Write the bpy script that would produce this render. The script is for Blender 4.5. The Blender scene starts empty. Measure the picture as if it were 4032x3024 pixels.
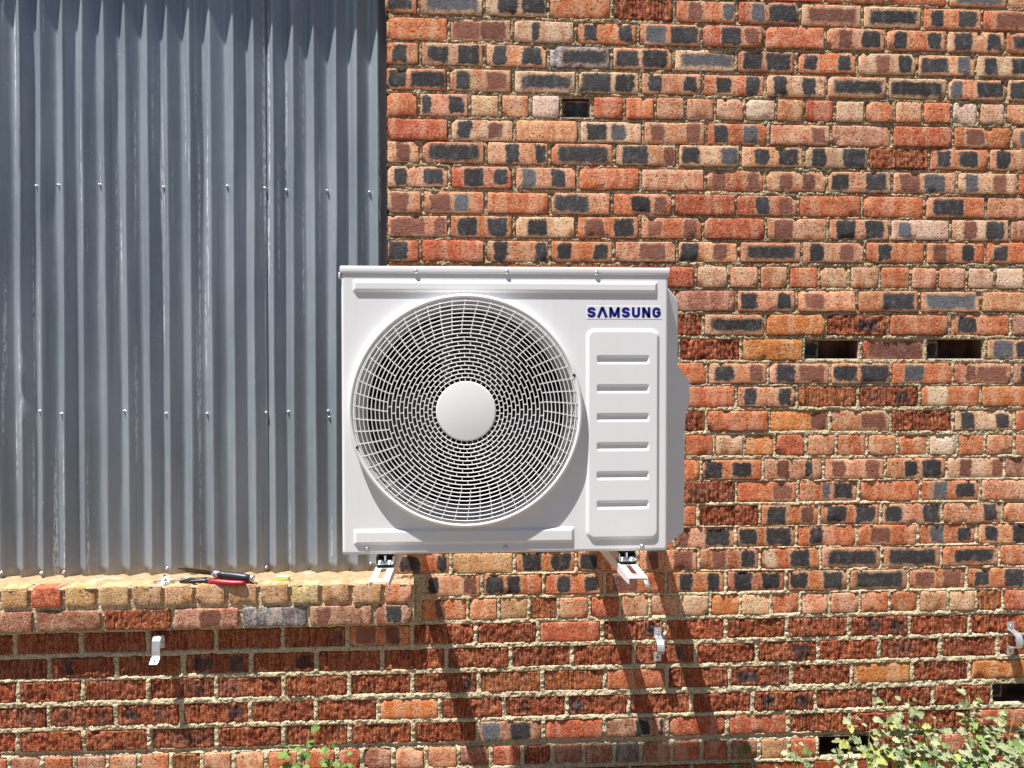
import bpy, math, random
import numpy as np
from mathutils import Vector, Matrix
R = math.radians
rng = np.random.default_rng(7)
random.seed(7)
sc = bpy.context.scene
col = sc.collection

# ------------------------------------------------------------------ camera, sky, sun, exposure
cam_d = bpy.data.cameras.new('camera')
cam_d.sensor_width = 36.0
cam_d.lens = 36.0 * 2912 / 4032
cam_d.clip_end = 500
cam = bpy.data.objects.new('camera', cam_d)
col.objects.link(cam)
cam.location = (0, -2.7, 1.7)
_yaw, _pitch, _roll = R(2.987), R(-1.0235), R(-0.0274)
_f = Vector((math.sin(_yaw) * math.cos(_pitch), math.cos(_yaw) * math.cos(_pitch), math.sin(_pitch)))
_r = Vector((math.cos(_yaw), -math.sin(_yaw), 0))
_u = _r.cross(_f)
_r2 = _r * math.cos(_roll) + _u * math.sin(_roll)
_u2 = -_r * math.sin(_roll) + _u * math.cos(_roll)
cam.rotation_euler = Matrix((_r2, _u2, -_f)).transposed().to_euler()
sc.camera = cam

SUN = Vector((-1.20, -1.0, 4.05)).normalized()          # towards the sun
world = bpy.data.worlds.new("World")
sc.world = world
world.use_nodes = True
wn = world.node_tree
for n in list(wn.nodes): wn.nodes.remove(n)
sky = wn.nodes.new('ShaderNodeTexSky'); sky.sky_type = 'NISHITA'; sky.sun_disc = False
sky.sun_elevation = math.asin(SUN.z)
sky.sun_rotation = math.atan2(SUN.x, SUN.y)
sky.altitude = 1500
bg = wn.nodes.new('ShaderNodeBackground'); bg.inputs['Strength'].default_value = 0.052
wo = wn.nodes.new('ShaderNodeOutputWorld')
wn.links.new(sky.outputs[0], bg.inputs[0]); wn.links.new(bg.outputs[0], wo.inputs[0])
sun_d = bpy.data.lights.new('sun', 'SUN'); sun_d.energy = 5.0; sun_d.angle = R(0.53); sun_d.color = (1.0, 0.965, 0.915)
sun = bpy.data.objects.new('sun', sun_d); col.objects.link(sun)
sun.rotation_euler = SUN.to_track_quat('Z', 'Y').to_euler(); sun.location = (-2, -3, 8)
sc.view_settings.view_transform = 'Standard'; sc.view_settings.look = 'None'
sc.view_settings.gamma = 1.0; sc.view_settings.exposure = 0.80
sc.view_settings.use_curve_mapping = False

# ------------------------------------------------------------------ helpers
def tag(o, label=None, cat=None, group=None, kind=None):
    if label: o['label'] = label
    if cat: o['category'] = cat
    if group: o['group'] = group
    if kind: o['kind'] = kind
    return o

def mesh(name, verts, faces, smooth=False):
    me = bpy.data.meshes.new(name)
    me.from_pydata([tuple(map(float, v)) for v in verts], [], [tuple(int(i) for i in f) for f in faces])
    if smooth: me.polygons.foreach_set('use_smooth', [True] * len(me.polygons))
    me.update()
    return me

def quadmesh(name, V, Q, smooth=True):
    """fast path: V (n,3) array, Q (m,4) array"""
    me = bpy.data.meshes.new(name)
    V = np.ascontiguousarray(V, dtype=np.float32); Q = np.ascontiguousarray(Q, dtype=np.int32)
    me.vertices.add(len(V)); me.vertices.foreach_set('co', V.ravel())
    me.loops.add(Q.size); me.loops.foreach_set('vertex_index', Q.ravel())
    me.polygons.add(len(Q)); me.polygons.foreach_set('loop_start', np.arange(0, Q.size, 4, dtype=np.int32))
    me.polygons.foreach_set('loop_total', np.full(len(Q), 4, dtype=np.int32))
    me.polygons.foreach_set('use_smooth', np.full(len(Q), smooth))
    me.update(calc_edges=True); me.validate()
    return me

def link(name, me, m=None, parent=None, loc=(0, 0, 0), rot=None):
    o = bpy.data.objects.new(name, me)
    if m is not None and me is not None and len(me.materials) == 0: me.materials.append(m)
    col.objects.link(o); o.location = loc
    if rot: o.rotation_euler = rot
    if parent is not None: o.parent = parent
    return o

def empty(name, loc, label, cat, group=None, rot=None):
    o = bpy.data.objects.new(name, None); col.objects.link(o); o.location = loc
    o.empty_display_size = 0.05
    if rot: o.rotation_euler = rot
    return tag(o, label, cat, group)

def box(x0, x1, y0, y1, z0, z1):
    v = [(x, y, z) for x in (x0, x1) for y in (y0, y1) for z in (z0, z1)]
    f = [(0, 1, 3, 2), (4, 6, 7, 5), (0, 4, 5, 1), (2, 3, 7, 6), (0, 2, 6, 4), (1, 5, 7, 3)]
    return v, f

def join(*parts):
    V, F = [], []
    for v, f in parts:
        b = len(V); V += [tuple(p) for p in v]; F += [tuple(i + b for i in q) for q in f]
    return V, F

def bevbox(name, x0, x1, y0, y1, z0, z1, b=0.003, seg=2):
    import bmesh
    v, f = box(x0, x1, y0, y1, z0, z1)
    me = mesh(name, v, f)
    bm = bmesh.new(); bm.from_mesh(me)
    bmesh.ops.recalc_face_normals(bm, faces=bm.faces)
    bmesh.ops.bevel(bm, geom=list(bm.edges), offset=b, segments=seg, profile=0.5, affect='EDGES')
    for fa in bm.faces: fa.smooth = seg > 1
    bm.to_mesh(me); bm.free()
    return me

def lathe(prof, n=48, axis='y', closed=False, c=(0, 0, 0)):
    """prof: list of (radius, along-axis)"""
    V, F = [], []
    for r, a in prof:
        for i in range(n):
            t = 2 * math.pi * i / n
            p = (r * math.cos(t), a, r * math.sin(t)) if axis == 'y' else (r * math.cos(t), r * math.sin(t), a)
            if axis == 'x': p = (a, r * math.cos(t), r * math.sin(t))
            V.append((p[0] + c[0], p[1] + c[1], p[2] + c[2]))
    m = len(prof)
    for j in range(m if closed else m - 1):
        for i in range(n):
            k = (i + 1) % n; jj = (j + 1) % m
            F.append((j * n + i, j * n + k, jj * n + k, jj * n + i))
    return V, F

def tube(pts, rad, n=8, cap=True):
    pts = [Vector(p) for p in pts]
    V, F = [], []
    rads = rad if isinstance(rad, (list, tuple)) else [rad] * len(pts)
    prev = None
    for i, p in enumerate(pts):
        d = (pts[min(i + 1, len(pts) - 1)] - pts[max(i - 1, 0)]).normalized()
        a = (Vector((0, 0, 1)) if abs(d.z) < 0.9 else Vector((1, 0, 0))) if prev is None else prev
        u = (a - d * a.dot(d)).normalized(); w = d.cross(u); prev = u
        for k in range(n):
            t = 2 * math.pi * k / n
            V.append(tuple(p + (u * math.cos(t) + w * math.sin(t)) * rads[i]))
    for i in range(len(pts) - 1):
        for k in range(n):
            F.append((i * n + k, i * n + (k + 1) % n, (i + 1) * n + (k + 1) % n, (i + 1) * n + k))
    if cap:
        F.append(tuple(range(n - 1, -1, -1))); F.append(tuple((len(pts) - 1) * n + k for k in range(n)))
    return V, F

def prism(outline, y0, y1):
    """outline of (x,z) points, extruded from y0 to y1"""
    n = len(outline)
    V = [(x, y0, z) for x, z in outline] + [(x, y1, z) for x, z in outline]
    F = [tuple(range(n)), tuple(range(2 * n - 1, n - 1, -1))]
    F += [(i, i + n, (i + 1) % n + n, (i + 1) % n) for i in range(n)]
    return V, F

def fix(me):
    import bmesh
    bm = bmesh.new(); bm.from_mesh(me); bmesh.ops.recalc_face_normals(bm, faces=bm.faces); bm.to_mesh(me); bm.free()
    return me

def vnoise(x, y, seed=0):
    """value noise on arrays, smooth, range -1..1"""
    x = np.asarray(x, dtype=np.float64); y = np.asarray(y, dtype=np.float64)
    xi = np.floor(x).astype(np.int64); yi = np.floor(y).astype(np.int64)
    fx = x - xi; fy = y - yi
    fx = fx * fx * (3 - 2 * fx); fy = fy * fy * (3 - 2 * fy)
    def h(a, b):
        n = (a * 374761393 + b * 668265263 + seed * 1274126177) & 0xffffffff
        n = ((n ^ (n >> 13)) * 1274126177) & 0xffffffff
        n = n ^ (n >> 16)
        return (n & 0xffff) / 32767.5 - 1.0
    return ((h(xi, yi) * (1 - fx) + h(xi + 1, yi) * fx) * (1 - fy) + (h(xi, yi + 1) * (1 - fx) + h(xi + 1, yi + 1) * fx) * fy)

# ------------------------------------------------------------------ node helper
class NT:
    def __init__(s, name):
        s.m = bpy.data.materials.new(name); s.m.use_nodes = True
        s.t = s.m.node_tree
        for n in list(s.t.nodes): s.t.nodes.remove(n)
        s.out = s.t.nodes.new('ShaderNodeOutputMaterial')
        s.b = s.t.nodes.new('ShaderNodeBsdfPrincipled')
        s.t.links.new(s.b.outputs[0], s.out.inputs[0])
    def put(s, sock, v):
        if isinstance(v, bpy.types.NodeSocket): s.t.links.new(v, sock)
        elif isinstance(v, (tuple, list)):
            d = sock.default_value
            v = list(v) + [1.0] * (len(d) - len(v)); sock.default_value = v[:len(d)]
        else: sock.default_value = v
    def m_(s, op, a, b=0.0, c=0.0, clamp=False):
        n = s.t.nodes.new('ShaderNodeMath'); n.operation = op; n.use_clamp = clamp
        s.put(n.inputs[0], a); s.put(n.inputs[1], b)
        if op in ('MULTIPLY_ADD', 'SMOOTH_MIN', 'SMOOTH_MAX', 'WRAP'): s.put(n.inputs[2], c)
        return n.outputs[0]
    def add(s, a, b): return s.m_('ADD', a, b)
    def sub(s, a, b): return s.m_('SUBTRACT', a, b)
    def mul(s, a, b): return s.m_('MULTIPLY', a, b)
    def rng(s, v, a, b, c=0.0, d=1.0, t='SMOOTHSTEP'):
        n = s.t.nodes.new('ShaderNodeMapRange'); n.interpolation_type = t
        s.put(n.inputs['Value'], v); s.put(n.inputs['From Min'], a); s.put(n.inputs['From Max'], b)
        s.put(n.inputs['To Min'], c); s.put(n.inputs['To Max'], d)
        return n.outputs[0]
    def coord(s, kind='Object'):
        return s.t.nodes.new('ShaderNodeTexCoord').outputs[kind]
    def pos(s): return s.t.nodes.new('ShaderNodeNewGeometry').outputs['Position']
    def sep(s, v):
        n = s.t.nodes.new('ShaderNodeSeparateXYZ'); s.put(n.inputs[0], v); return n.outputs
    def scale(s, v, sc_):
        n = s.t.nodes.new('ShaderNodeVectorMath'); n.operation = 'MULTIPLY'; s.put(n.inputs[0], v); s.put(n.inputs[1], sc_)
        return n.outputs[0]
    def vadd(s, a, b):
        n = s.t.nodes.new('ShaderNodeVectorMath'); n.operation = 'ADD'; s.put(n.inputs[0], a); s.put(n.inputs[1], b)
        return n.outputs[0]
    def noise(s, v, sc_, det=3, rough=0.55, out='Fac'):
        n = s.t.nodes.new('ShaderNodeTexNoise'); s.put(n.inputs['Vector'], v)
        n.inputs['Scale'].default_value = sc_; n.inputs['Detail'].default_value = det; n.inputs['Roughness'].default_value = rough
        return n.outputs[0] if out == 'Fac' else n.outputs['Color']
    def voro(s, v, sc_, feat='F1', out='Distance'):
        n = s.t.nodes.new('ShaderNodeTexVoronoi'); n.feature = feat; s.put(n.inputs['Vector'], v); n.inputs['Scale'].default_value = sc_
        return n.outputs[out]
    def mix(s, f, a, b, blend='MIX'):
        n = s.t.nodes.new('ShaderNodeMix'); n.data_type = 'RGBA'; n.blend_type = blend
        s.put(n.inputs[0], f); s.put(n.inputs[6], a); s.put(n.inputs[7], b)
        return n.outputs[2]
    def attr(s, name, typ='OBJECT'):
        n = s.t.nodes.new('ShaderNodeAttribute'); n.attribute_type = typ; n.attribute_name = name; return n.outputs
    def bump(s, h, dist, strength=1.0, normal=None):
        n = s.t.nodes.new('ShaderNodeBump'); s.put(n.inputs['Height'], h)
        n.inputs['Distance'].default_value = dist; n.inputs['Strength'].default_value = strength
        if normal is not None: s.put(n.inputs['Normal'], normal)
        return n.outputs[0]
    def done(s, color=None, rough=0.6, metal=0.0, normal=None, spec=None, **k):
        if color is not None: s.put(s.b.inputs['Base Color'], color)
        s.put(s.b.inputs['Roughness'], rough); s.put(s.b.inputs['Metallic'], metal)
        if normal is not None: s.put(s.b.inputs['Normal'], normal)
        if spec is not None: s.put(s.b.inputs['Specular IOR Level'], spec)
        for kk, v in k.items(): s.put(s.b.inputs[kk.replace('_', ' ')], v)
        return s.m

# ------------------------------------------------------------------ materials
def mat_brick(name='fired_clay'):
    n = NT(name)
    oc = n.coord('Object'); wp = n.pos()
    x, y, z = n.sep(oc)
    tint = n.attr('tint')['Color']; tint2 = n.attr('tint_light')['Color']
    n1 = n.noise(wp, 28, 4, 0.6); n2 = n.noise(wp, 95, 4, 0.65)
    nb = n.noise(wp, 300, 3, 0.6)
    c = n.mix(n.rng(n.add(n.mul(n1, .6), n.mul(n.noise(wp, 62, 5, .7), .4)), 0.40, 0.60), tint, tint2)
    band = n.noise(n.vadd(n.scale(wp, (26, 1.5, 5)), n.scale(n.noise(wp, 40, 2, .5, 'Color'), (.35, .35, .35))), 1.0, 2, 0.5)
    c = n.mix(n.mul(n.rng(band, 0.52, 0.60), n.sub(0.75, n.mul(n.attr('ribbed')['Fac'], .5))), c, n.mix(0.35, tint2, (0.80, 0.56, 0.40)))
    c = n.mix(n.mul(n.rng(band, 0.44, 0.38), 0.55), c, n.mix(0.4, tint, (0.36, 0.09, 0.045)))
    c = n.mix(n.mul(n.rng(n2, 0.50, 0.66), 0.60), c, n.mix(0.5, tint2, (0.62, 0.44, 0.32)))
    c = n.mix(n.mul(n.rng(n2, 0.47, 0.33), 0.75), c, n.mix(0.6, tint, (0.12, 0.03, 0.018)))
    rk = n.attr('ribbed')['Fac']
    fl = n.noise(wp, 135, 5, 0.72)
    c = n.mix(n.mul(n.mul(n.rng(fl, 0.545, 0.60), n.rng(n1, .40, .58)), n.sub(0.45, n.mul(rk, .30))), c, (0.84, 0.58, 0.40))
    c = n.mix(n.mul(n.mul(n.rng(fl, 0.44, 0.40), n.rng(n.noise(wp, 14, 2), .45, .58)), 0.65), c, (0.11, 0.032, 0.018))
    wob = n.noise(n.scale(wp, (1, 1, 1)), 70, 3, 0.6)
    w1 = n.add(n.mul(n.sub(wob, 0.5), 0.020), n.mul(n.sub(n.noise(wp, 26, 1, .5), 0.5), 0.017))
    halo_c = n.mix(n.rng(n2, .4, .6), (0.66, 0.46, 0.29), (0.60, 0.32, 0.18))
    streak = n.noise(n.scale(wp, (45, 20, 26)), 1.0, 4, 0.65)
    rk = n.attr('ribbed')['Fac']
    for key in ('patch_a', 'patch_b', 'patch_c'):
        pv = n.attr(key)['Vector']; px_, hw, hz = n.sep(pv)
        pc = n.attr(key + '_colour')['Color']
        dx = n.sub(n.m_('ABSOLUTE', n.sub(x, px_)), hw)
        dz = n.sub(n.m_('ABSOLUTE', z), hz)
        d = n.m_('SMOOTH_MAX', dx, dz, 0.016)
        d = n.add(d, w1)
        soft = n.add(n.mul(n.m_('MAXIMUM', hw, 0.0), 0.07), 0.0018)
        halo = n.mul(n.mul(n.rng(d, 0.011, 0.002), n.rng(n1, .40, .56, .25, 1.0)), n.sub(0.8, n.mul(rk, 0.75)))
        c = n.mix(halo, c, halo_c)
        mk = n.rng(d, soft, n.mul(soft, -1.0))
        pcol = n.mix(n.rng(streak, 0.48, 0.75), pc, n.mix(0.22, pc, (0.42, 0.43, 0.46)))
        pcol = n.mix(n.rng(n2, .55, .75), pcol, n.mix(0.25, pc, (0.4, 0.33, 0.28)))
        c = n.mix(n.mul(mk, n.sub(0.98, n.mul(rk, 0.15))), c, pcol)
    # small burnt pits
    v = n.voro(n.vadd(wp, n.scale(n.noise(wp, 60, 2, .5, 'Color'), (.01, .01, .01))), 85)
    pit = n.mul(n.rng(v, 0.25, 0.13), n.rng(n.noise(wp, 19, 2), 0.40, 0.52))
    c = n.mix(n.mul(pit, 0.85), c, (0.06, 0.02, 0.014))
    # cement smears near the joints
    sm = n.mul(n.rng(n.noise(wp, 55, 4, .7), 0.60, 0.70), n.rng(n.m_('ABSOLUTE', z), 0.016, 0.036))
    c = n.mix(n.mul(sm, n.attr('smear')['Fac']), c, (0.50, 0.42, 0.30))
    hgt = n.add(n.mul(n2, 0.9), n.mul(nb, 0.45)); hgt = n.sub(hgt, n.mul(pit, 0.9))
    rib = n.noise(n.scale(wp, (250, 100, 11)), 1.0, 3, 0.55); rib2 = n.noise(n.scale(wp, (120, 100, 75)), 1.0, 3, 0.6)
    c = n.mix(n.mul(rk, n.mul(n.rng(rib, 0.52, 0.38), 0.75)), c, (0.055, 0.014, 0.010))  # shade of the grooves painted into the ribbed brick colour
    c = n.mix(n.mul(rk, n.mul(n.mul(n.rng(rib, 0.56, 0.68), n.rng(n2, .45, .6)), 0.7)), c, (0.55, 0.30, 0.17))
    hgt = n.add(hgt, n.mul(rk, n.add(n.mul(rib, 2.0), n.mul(rib2, 1.6))))
    nr = n.bump(hgt, 0.0042, 0.95)
    return n.done(c, 0.85, 0.0, nr, 0.25)

def mat_mortar():
    n = NT('sand_cement_mortar')
    wp = n.pos(); x, y, z = n.sep(wp)
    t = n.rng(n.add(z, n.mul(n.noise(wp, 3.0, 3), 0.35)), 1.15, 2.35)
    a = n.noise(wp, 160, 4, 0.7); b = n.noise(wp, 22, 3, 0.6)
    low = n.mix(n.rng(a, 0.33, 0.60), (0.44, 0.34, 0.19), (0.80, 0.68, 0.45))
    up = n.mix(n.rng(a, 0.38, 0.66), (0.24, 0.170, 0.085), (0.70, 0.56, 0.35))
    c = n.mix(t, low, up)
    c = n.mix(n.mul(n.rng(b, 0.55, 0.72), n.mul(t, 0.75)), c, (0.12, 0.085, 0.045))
    v = n.voro(wp, 260, out='Color')
    g = n.sep(v)
    c = n.mix(n.mul(n.rng(g[0], 0.86, 0.9), 0.6), c, (0.80, 0.76, 0.66))
    c = n.mix(n.mul(n.rng(g[1], 0.88, 0.92), 0.6), c, (0.09, 0.07, 0.05))
    h = n.add(n.mul(a, 1.0), n.mul(n.voro(wp, 190), 0.6))
    return n.done(c, 0.95, 0, n.bump(h, 0.0065, 1.0), 0.1)

def mat_sill_top():
    n = NT('sandy_screed')
    wp = n.pos(); a = n.noise(wp, 60, 5, 0.7); b = n.noise(wp, 12, 3)
    c = n.mix(n.rng(a, 0.35, 0.65), (0.33, 0.21, 0.12), (0.50, 0.35, 0.21))
    c = n.mix(n.mul(n.rng(b, 0.58, 0.72), 0.6), c, (0.66, 0.58, 0.48))
    return n.done(c, 0.95, 0, n.bump(n.noise(wp, 140, 4, .7), 0.003, 0.8), 0.1)

def mat_plain(name, colr, rough=0.5, metal=0.0, bump=0.0, bscale=300, var=0.06, spec=None):
    n = NT(name)
    oc = n.coord('Object')
    a = n.noise(oc, 9, 3)
    lo = tuple(v * (1 - var) for v in colr); hi = tuple(min(1, v * (1 + var)) for v in colr)
    c = n.mix(n.rng(a, 0.35, 0.65), lo, hi)
    nr = n.bump(n.noise(oc, bscale, 3), bump, 0.5) if bump else None
    return n.done(c, rough, metal, nr, spec)

def mat_tin():
    n = NT('galvanised_sheet')
    wp = n.pos(); x, y, z = n.sep(wp)
    sp = n.voro(n.scale(wp, (1, 1, 0.7)), 110, out='Color')
    s0 = n.sep(sp)[0]
    big = n.noise(n.scale(wp, (3.0, 1, 0.6)), 2.2, 4, .6)
    c = n.mix(n.rng(big, 0.35, 0.7), (0.245, 0.290, 0.335), (0.34, 0.385, 0.43))
    c = n.mix(n.mul(s0, 0.14), c, (0.40, 0.43, 0.46))
    # dull vertical run marks
    st = n.noise(n.scale(wp, (70, 20, 1.0)), 1.0, 4, 0.6)
    c = n.mix(n.mul(n.rng(st, 0.50, 0.72), 0.35), c, (0.14, 0.16, 0.185))
    # old white oxide and paint dribbles: long narrow broken trails
    tr = n.noise(n.scale(wp, (95, 20, 0.9)), 1.0, 2, 0.4)
    br = n.noise(n.scale(wp, (160, 40, 34)), 1.0, 3, 0.7)
    loc = n.noise(n.scale(wp, (5, 1, 1.1)), 1.0, 1, 0.4)
    dr = n.mul(n.mul(n.rng(tr, 0.635, 0.66), n.rng(br, 0.42, 0.56)), n.rng(loc, 0.47, 0.58))
    sp2 = n.voro(n.scale(wp, (1, 1, 0.55)), 70)
    dots = n.mul(n.rng(sp2, 0.15, 0.08), n.rng(n.noise(wp, 9, 2), 0.55, 0.65))
    dr = n.m_('MAXIMUM', dr, n.mul(dots, 0.8))
    c = n.mix(n.mul(dr, 0.85), c, (0.66, 0.70, 0.72))
    # dust at the foot of the sheet
    du = n.mul(n.rng(n.add(z, n.mul(n.noise(wp, 14, 3), 0.14)), 1.10, 0.95), 0.32)
    c = n.mix(du, c, (0.40, 0.33, 0.25))
    ro = n.add(0.44, n.mul(st, 0.14)); ro = n.add(ro, n.mul(n.add(dr, du), 0.35))
    me = n.sub(0.34, n.mul(n.add(dr, du), 0.5))
    bp = n.bump(n.add(n.mul(n.noise(wp, 380, 3, .7), 0.6), n.mul(n.noise(wp, 16, 2), 2.0)), 0.0009, 0.55)
    return n.done(c, ro, me, bp)

def mat_leaf(name, c0, c1):
    n = NT(name)
    oc = n.coord('Object'); r_ = n.t.nodes.new('ShaderNodeObjectInfo').outputs['Random']
    c = n.mix(r_, c0, c1)
    c = n.mix(n.mul(n.rng(n.noise(n.pos(), 120, 3), .45, .65), .4), c, tuple(v * 1.25 for v in c1))
    vein = n.rng(n.m_('ABSOLUTE', n.sep(oc)[0]), 0.0016, 0.0004)
    c = n.mix(n.mul(vein, .5), c, (0.42, 0.46, 0.26))
    n.done(c, 0.6, 0, n.bump(n.noise(n.pos(), 220, 2), 0.001, 0.6), 0.3)
    n.b.inputs['Transmission Weight'].default_value = 0.0
    tr = n.t.nodes.new('ShaderNodeBsdfTranslucent'); n.put(tr.inputs[0], c)
    mx = n.t.nodes.new('ShaderNodeMixShader'); mx.inputs[0].default_value = 0.28
    n.t.links.new(n.b.outputs[0], mx.inputs[1]); n.t.links.new(tr.outputs[0], mx.inputs[2]); n.t.links.new(mx.outputs[0], n.out.inputs[0])
    return n.m

def mat_ground():
    n = NT('dry_pale_soil')
    wp = n.pos(); a = n.noise(wp, 3, 5, .65); b = n.noise(wp, 60, 4, .7)
    c = n.mix(n.rng(a, 0.35, 0.65), (0.17, 0.14, 0.105), (0.235, 0.195, 0.15))
    c = n.mix(n.rng(b, 0.5, 0.7), c, (0.14, 0.11, 0.085))
    return n.done(c, 0.95, 0, n.bump(b, 0.01, 0.7), 0.1)

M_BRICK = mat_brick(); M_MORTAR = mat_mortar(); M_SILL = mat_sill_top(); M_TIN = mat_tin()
M_WHITE = mat_plain('white_enamel', (0.79, 0.79, 0.80), 0.42, 0, 0.0003, 500, 0.01, 0.4)
def mat_enamel():
    n = NT('white_enamel'); oc = n.coord('Object'); wp = n.pos(); z = n.sep(wp)[2]
    run = n.noise(n.scale(wp, (60, 1, 1.6)), 1.0, 4, .6); sp = n.noise(wp, 9, 4, .6)
    c = n.mix(n.mul(n.rng(run, .52, .75), .10), (0.79, 0.79, 0.80), (0.60, 0.57, 0.52))
    c = n.mix(n.mul(n.rng(sp, .50, .72), .10), c, (0.66, 0.63, 0.58))
    c = n.mix(n.mul(n.rng(n.voro(wp, 120), .10, .04), n.mul(n.rng(sp, .5, .6), .35)), c, (0.42, 0.36, 0.30))
    c = n.mix(n.rng(z, 1.30, 1.20, 0.0, 0.10), c, (0.60, 0.50, 0.40))
    return n.done(c, n.add(0.36, n.mul(sp, .16)), 0, n.bump(n.noise(wp, 700, 2), 0.0002, .5), .4)
M_WHITE = mat_enamel()
M_PLAST = mat_plain('white_plastic', (0.80, 0.795, 0.79), 0.40, 0, 0, 300, 0.015, 0.4)
M_COVER = mat_plain('side_cover_plastic', (0.80, 0.80, 0.805), 0.5, 0, 0, 300, 0.015)
M_GREY = mat_plain('shroud_grey', (0.56, 0.57, 0.58), 0.5)
M_BLACK = mat_plain('shade_black', (0.012, 0.012, 0.013), 0.7)  # near-black colour stands in for the shade inside the unit
M_FAN = mat_plain('dark_fan_plastic', (0.05, 0.052, 0.055), 0.45)
M_STRUT = mat_plain('zinc_strut', (0.20, 0.21, 0.22), 0.5, 0.4)
M_STEEL = mat_plain('zinc_steel', (0.62, 0.64, 0.66), 0.28, 0.9)
M_CLIP = mat_plain('galvanised_strap', (0.62, 0.66, 0.72), 0.36, 0.7, 0.0006, 200, 0.15)
M_RUBBER = mat_plain('black_rubber', (0.02, 0.02, 0.02), 0.7)
M_BLUE = mat_plain('logo_blue', (0.008, 0.008, 0.21), 0.4, 0, 0, 300, 0.02)
M_LOGO = mat_plain('logo_backing', (0.80, 0.80, 0.81), 0.40, 0, 0, 300, 0.01)
M_RED = mat_plain('red_grip', (0.34, 0.02, 0.035), 0.35, 0, 0, 300, 0.2)
M_BLK = mat_plain('black_grip', (0.025, 0.025, 0.028), 0.4)
M_BLADE = mat_plain('rusty_steel', (0.16, 0.12, 0.085), 0.45, 0.6, 0.0006, 200, 0.4)
M_DARKST = mat_plain('dark_forged_steel', (0.05, 0.048, 0.048), 0.4, 0.6)
M_BRASS = mat_plain('yellow_zinc', (0.60, 0.50, 0.28), 0.35, 0.8, 0, 300, 0.2)
M_ZBLUE = mat_plain('bright_zinc', (0.62, 0.70, 0.74), 0.35, 0.6, 0, 300, 0.15)
M_GREEN = mat_plain('lime_plastic', (0.46, 0.72, 0.12), 0.3, 0, 0, 300, 0.05)
M_CLEAR = mat_plain('clear_plastic_end', (0.72, 0.80, 0.62), 0.2, 0, 0, 300, 0.03)
M_STEM = mat_plain('weed_stem', (0.28, 0.32, 0.13), 0.6, 0, 0, 300, 0.2)
M_DRYSTEM = mat_plain('dry_weed_stem', (0.40, 0.33, 0.20), 0.7, 0, 0, 300, 0.2)
M_LEAF = mat_leaf('weed_leaf', (0.085, 0.135, 0.04), (0.46, 0.49, 0.29))
M_LEAFG = mat_leaf('fresh_leaf', (0.075, 0.17, 0.035), (0.22, 0.34, 0.09))
M_LEAFY = mat_leaf('yellow_leaf', (0.34, 0.38, 0.10), (0.46, 0.46, 0.14))
M_WOOD = mat_plain('lintel_timber', (0.20, 0.13, 0.08), 0.8)
M_PIPE = mat_plain('pipe_lagging', (0.70, 0.69, 0.66), 0.7)
M_GROUND = mat_ground()
M_VOID = mat_plain('dark_brick', (0.17, 0.085, 0.055), 0.95, 0, 0.004, 60, 0.5)  # darker brown brick for the recesses and the wall core

# ------------------------------------------------------------------ ground
gv = [(-60, -60, 0), (60, -60, 0), (60, 60, 0), (-60, 60, 0)]
tag(link('ground', mesh('ground', gv, [(0, 1, 2, 3)]), M_GROUND), kind='structure', label='dry pale soil at the foot of the brick wall')

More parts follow.
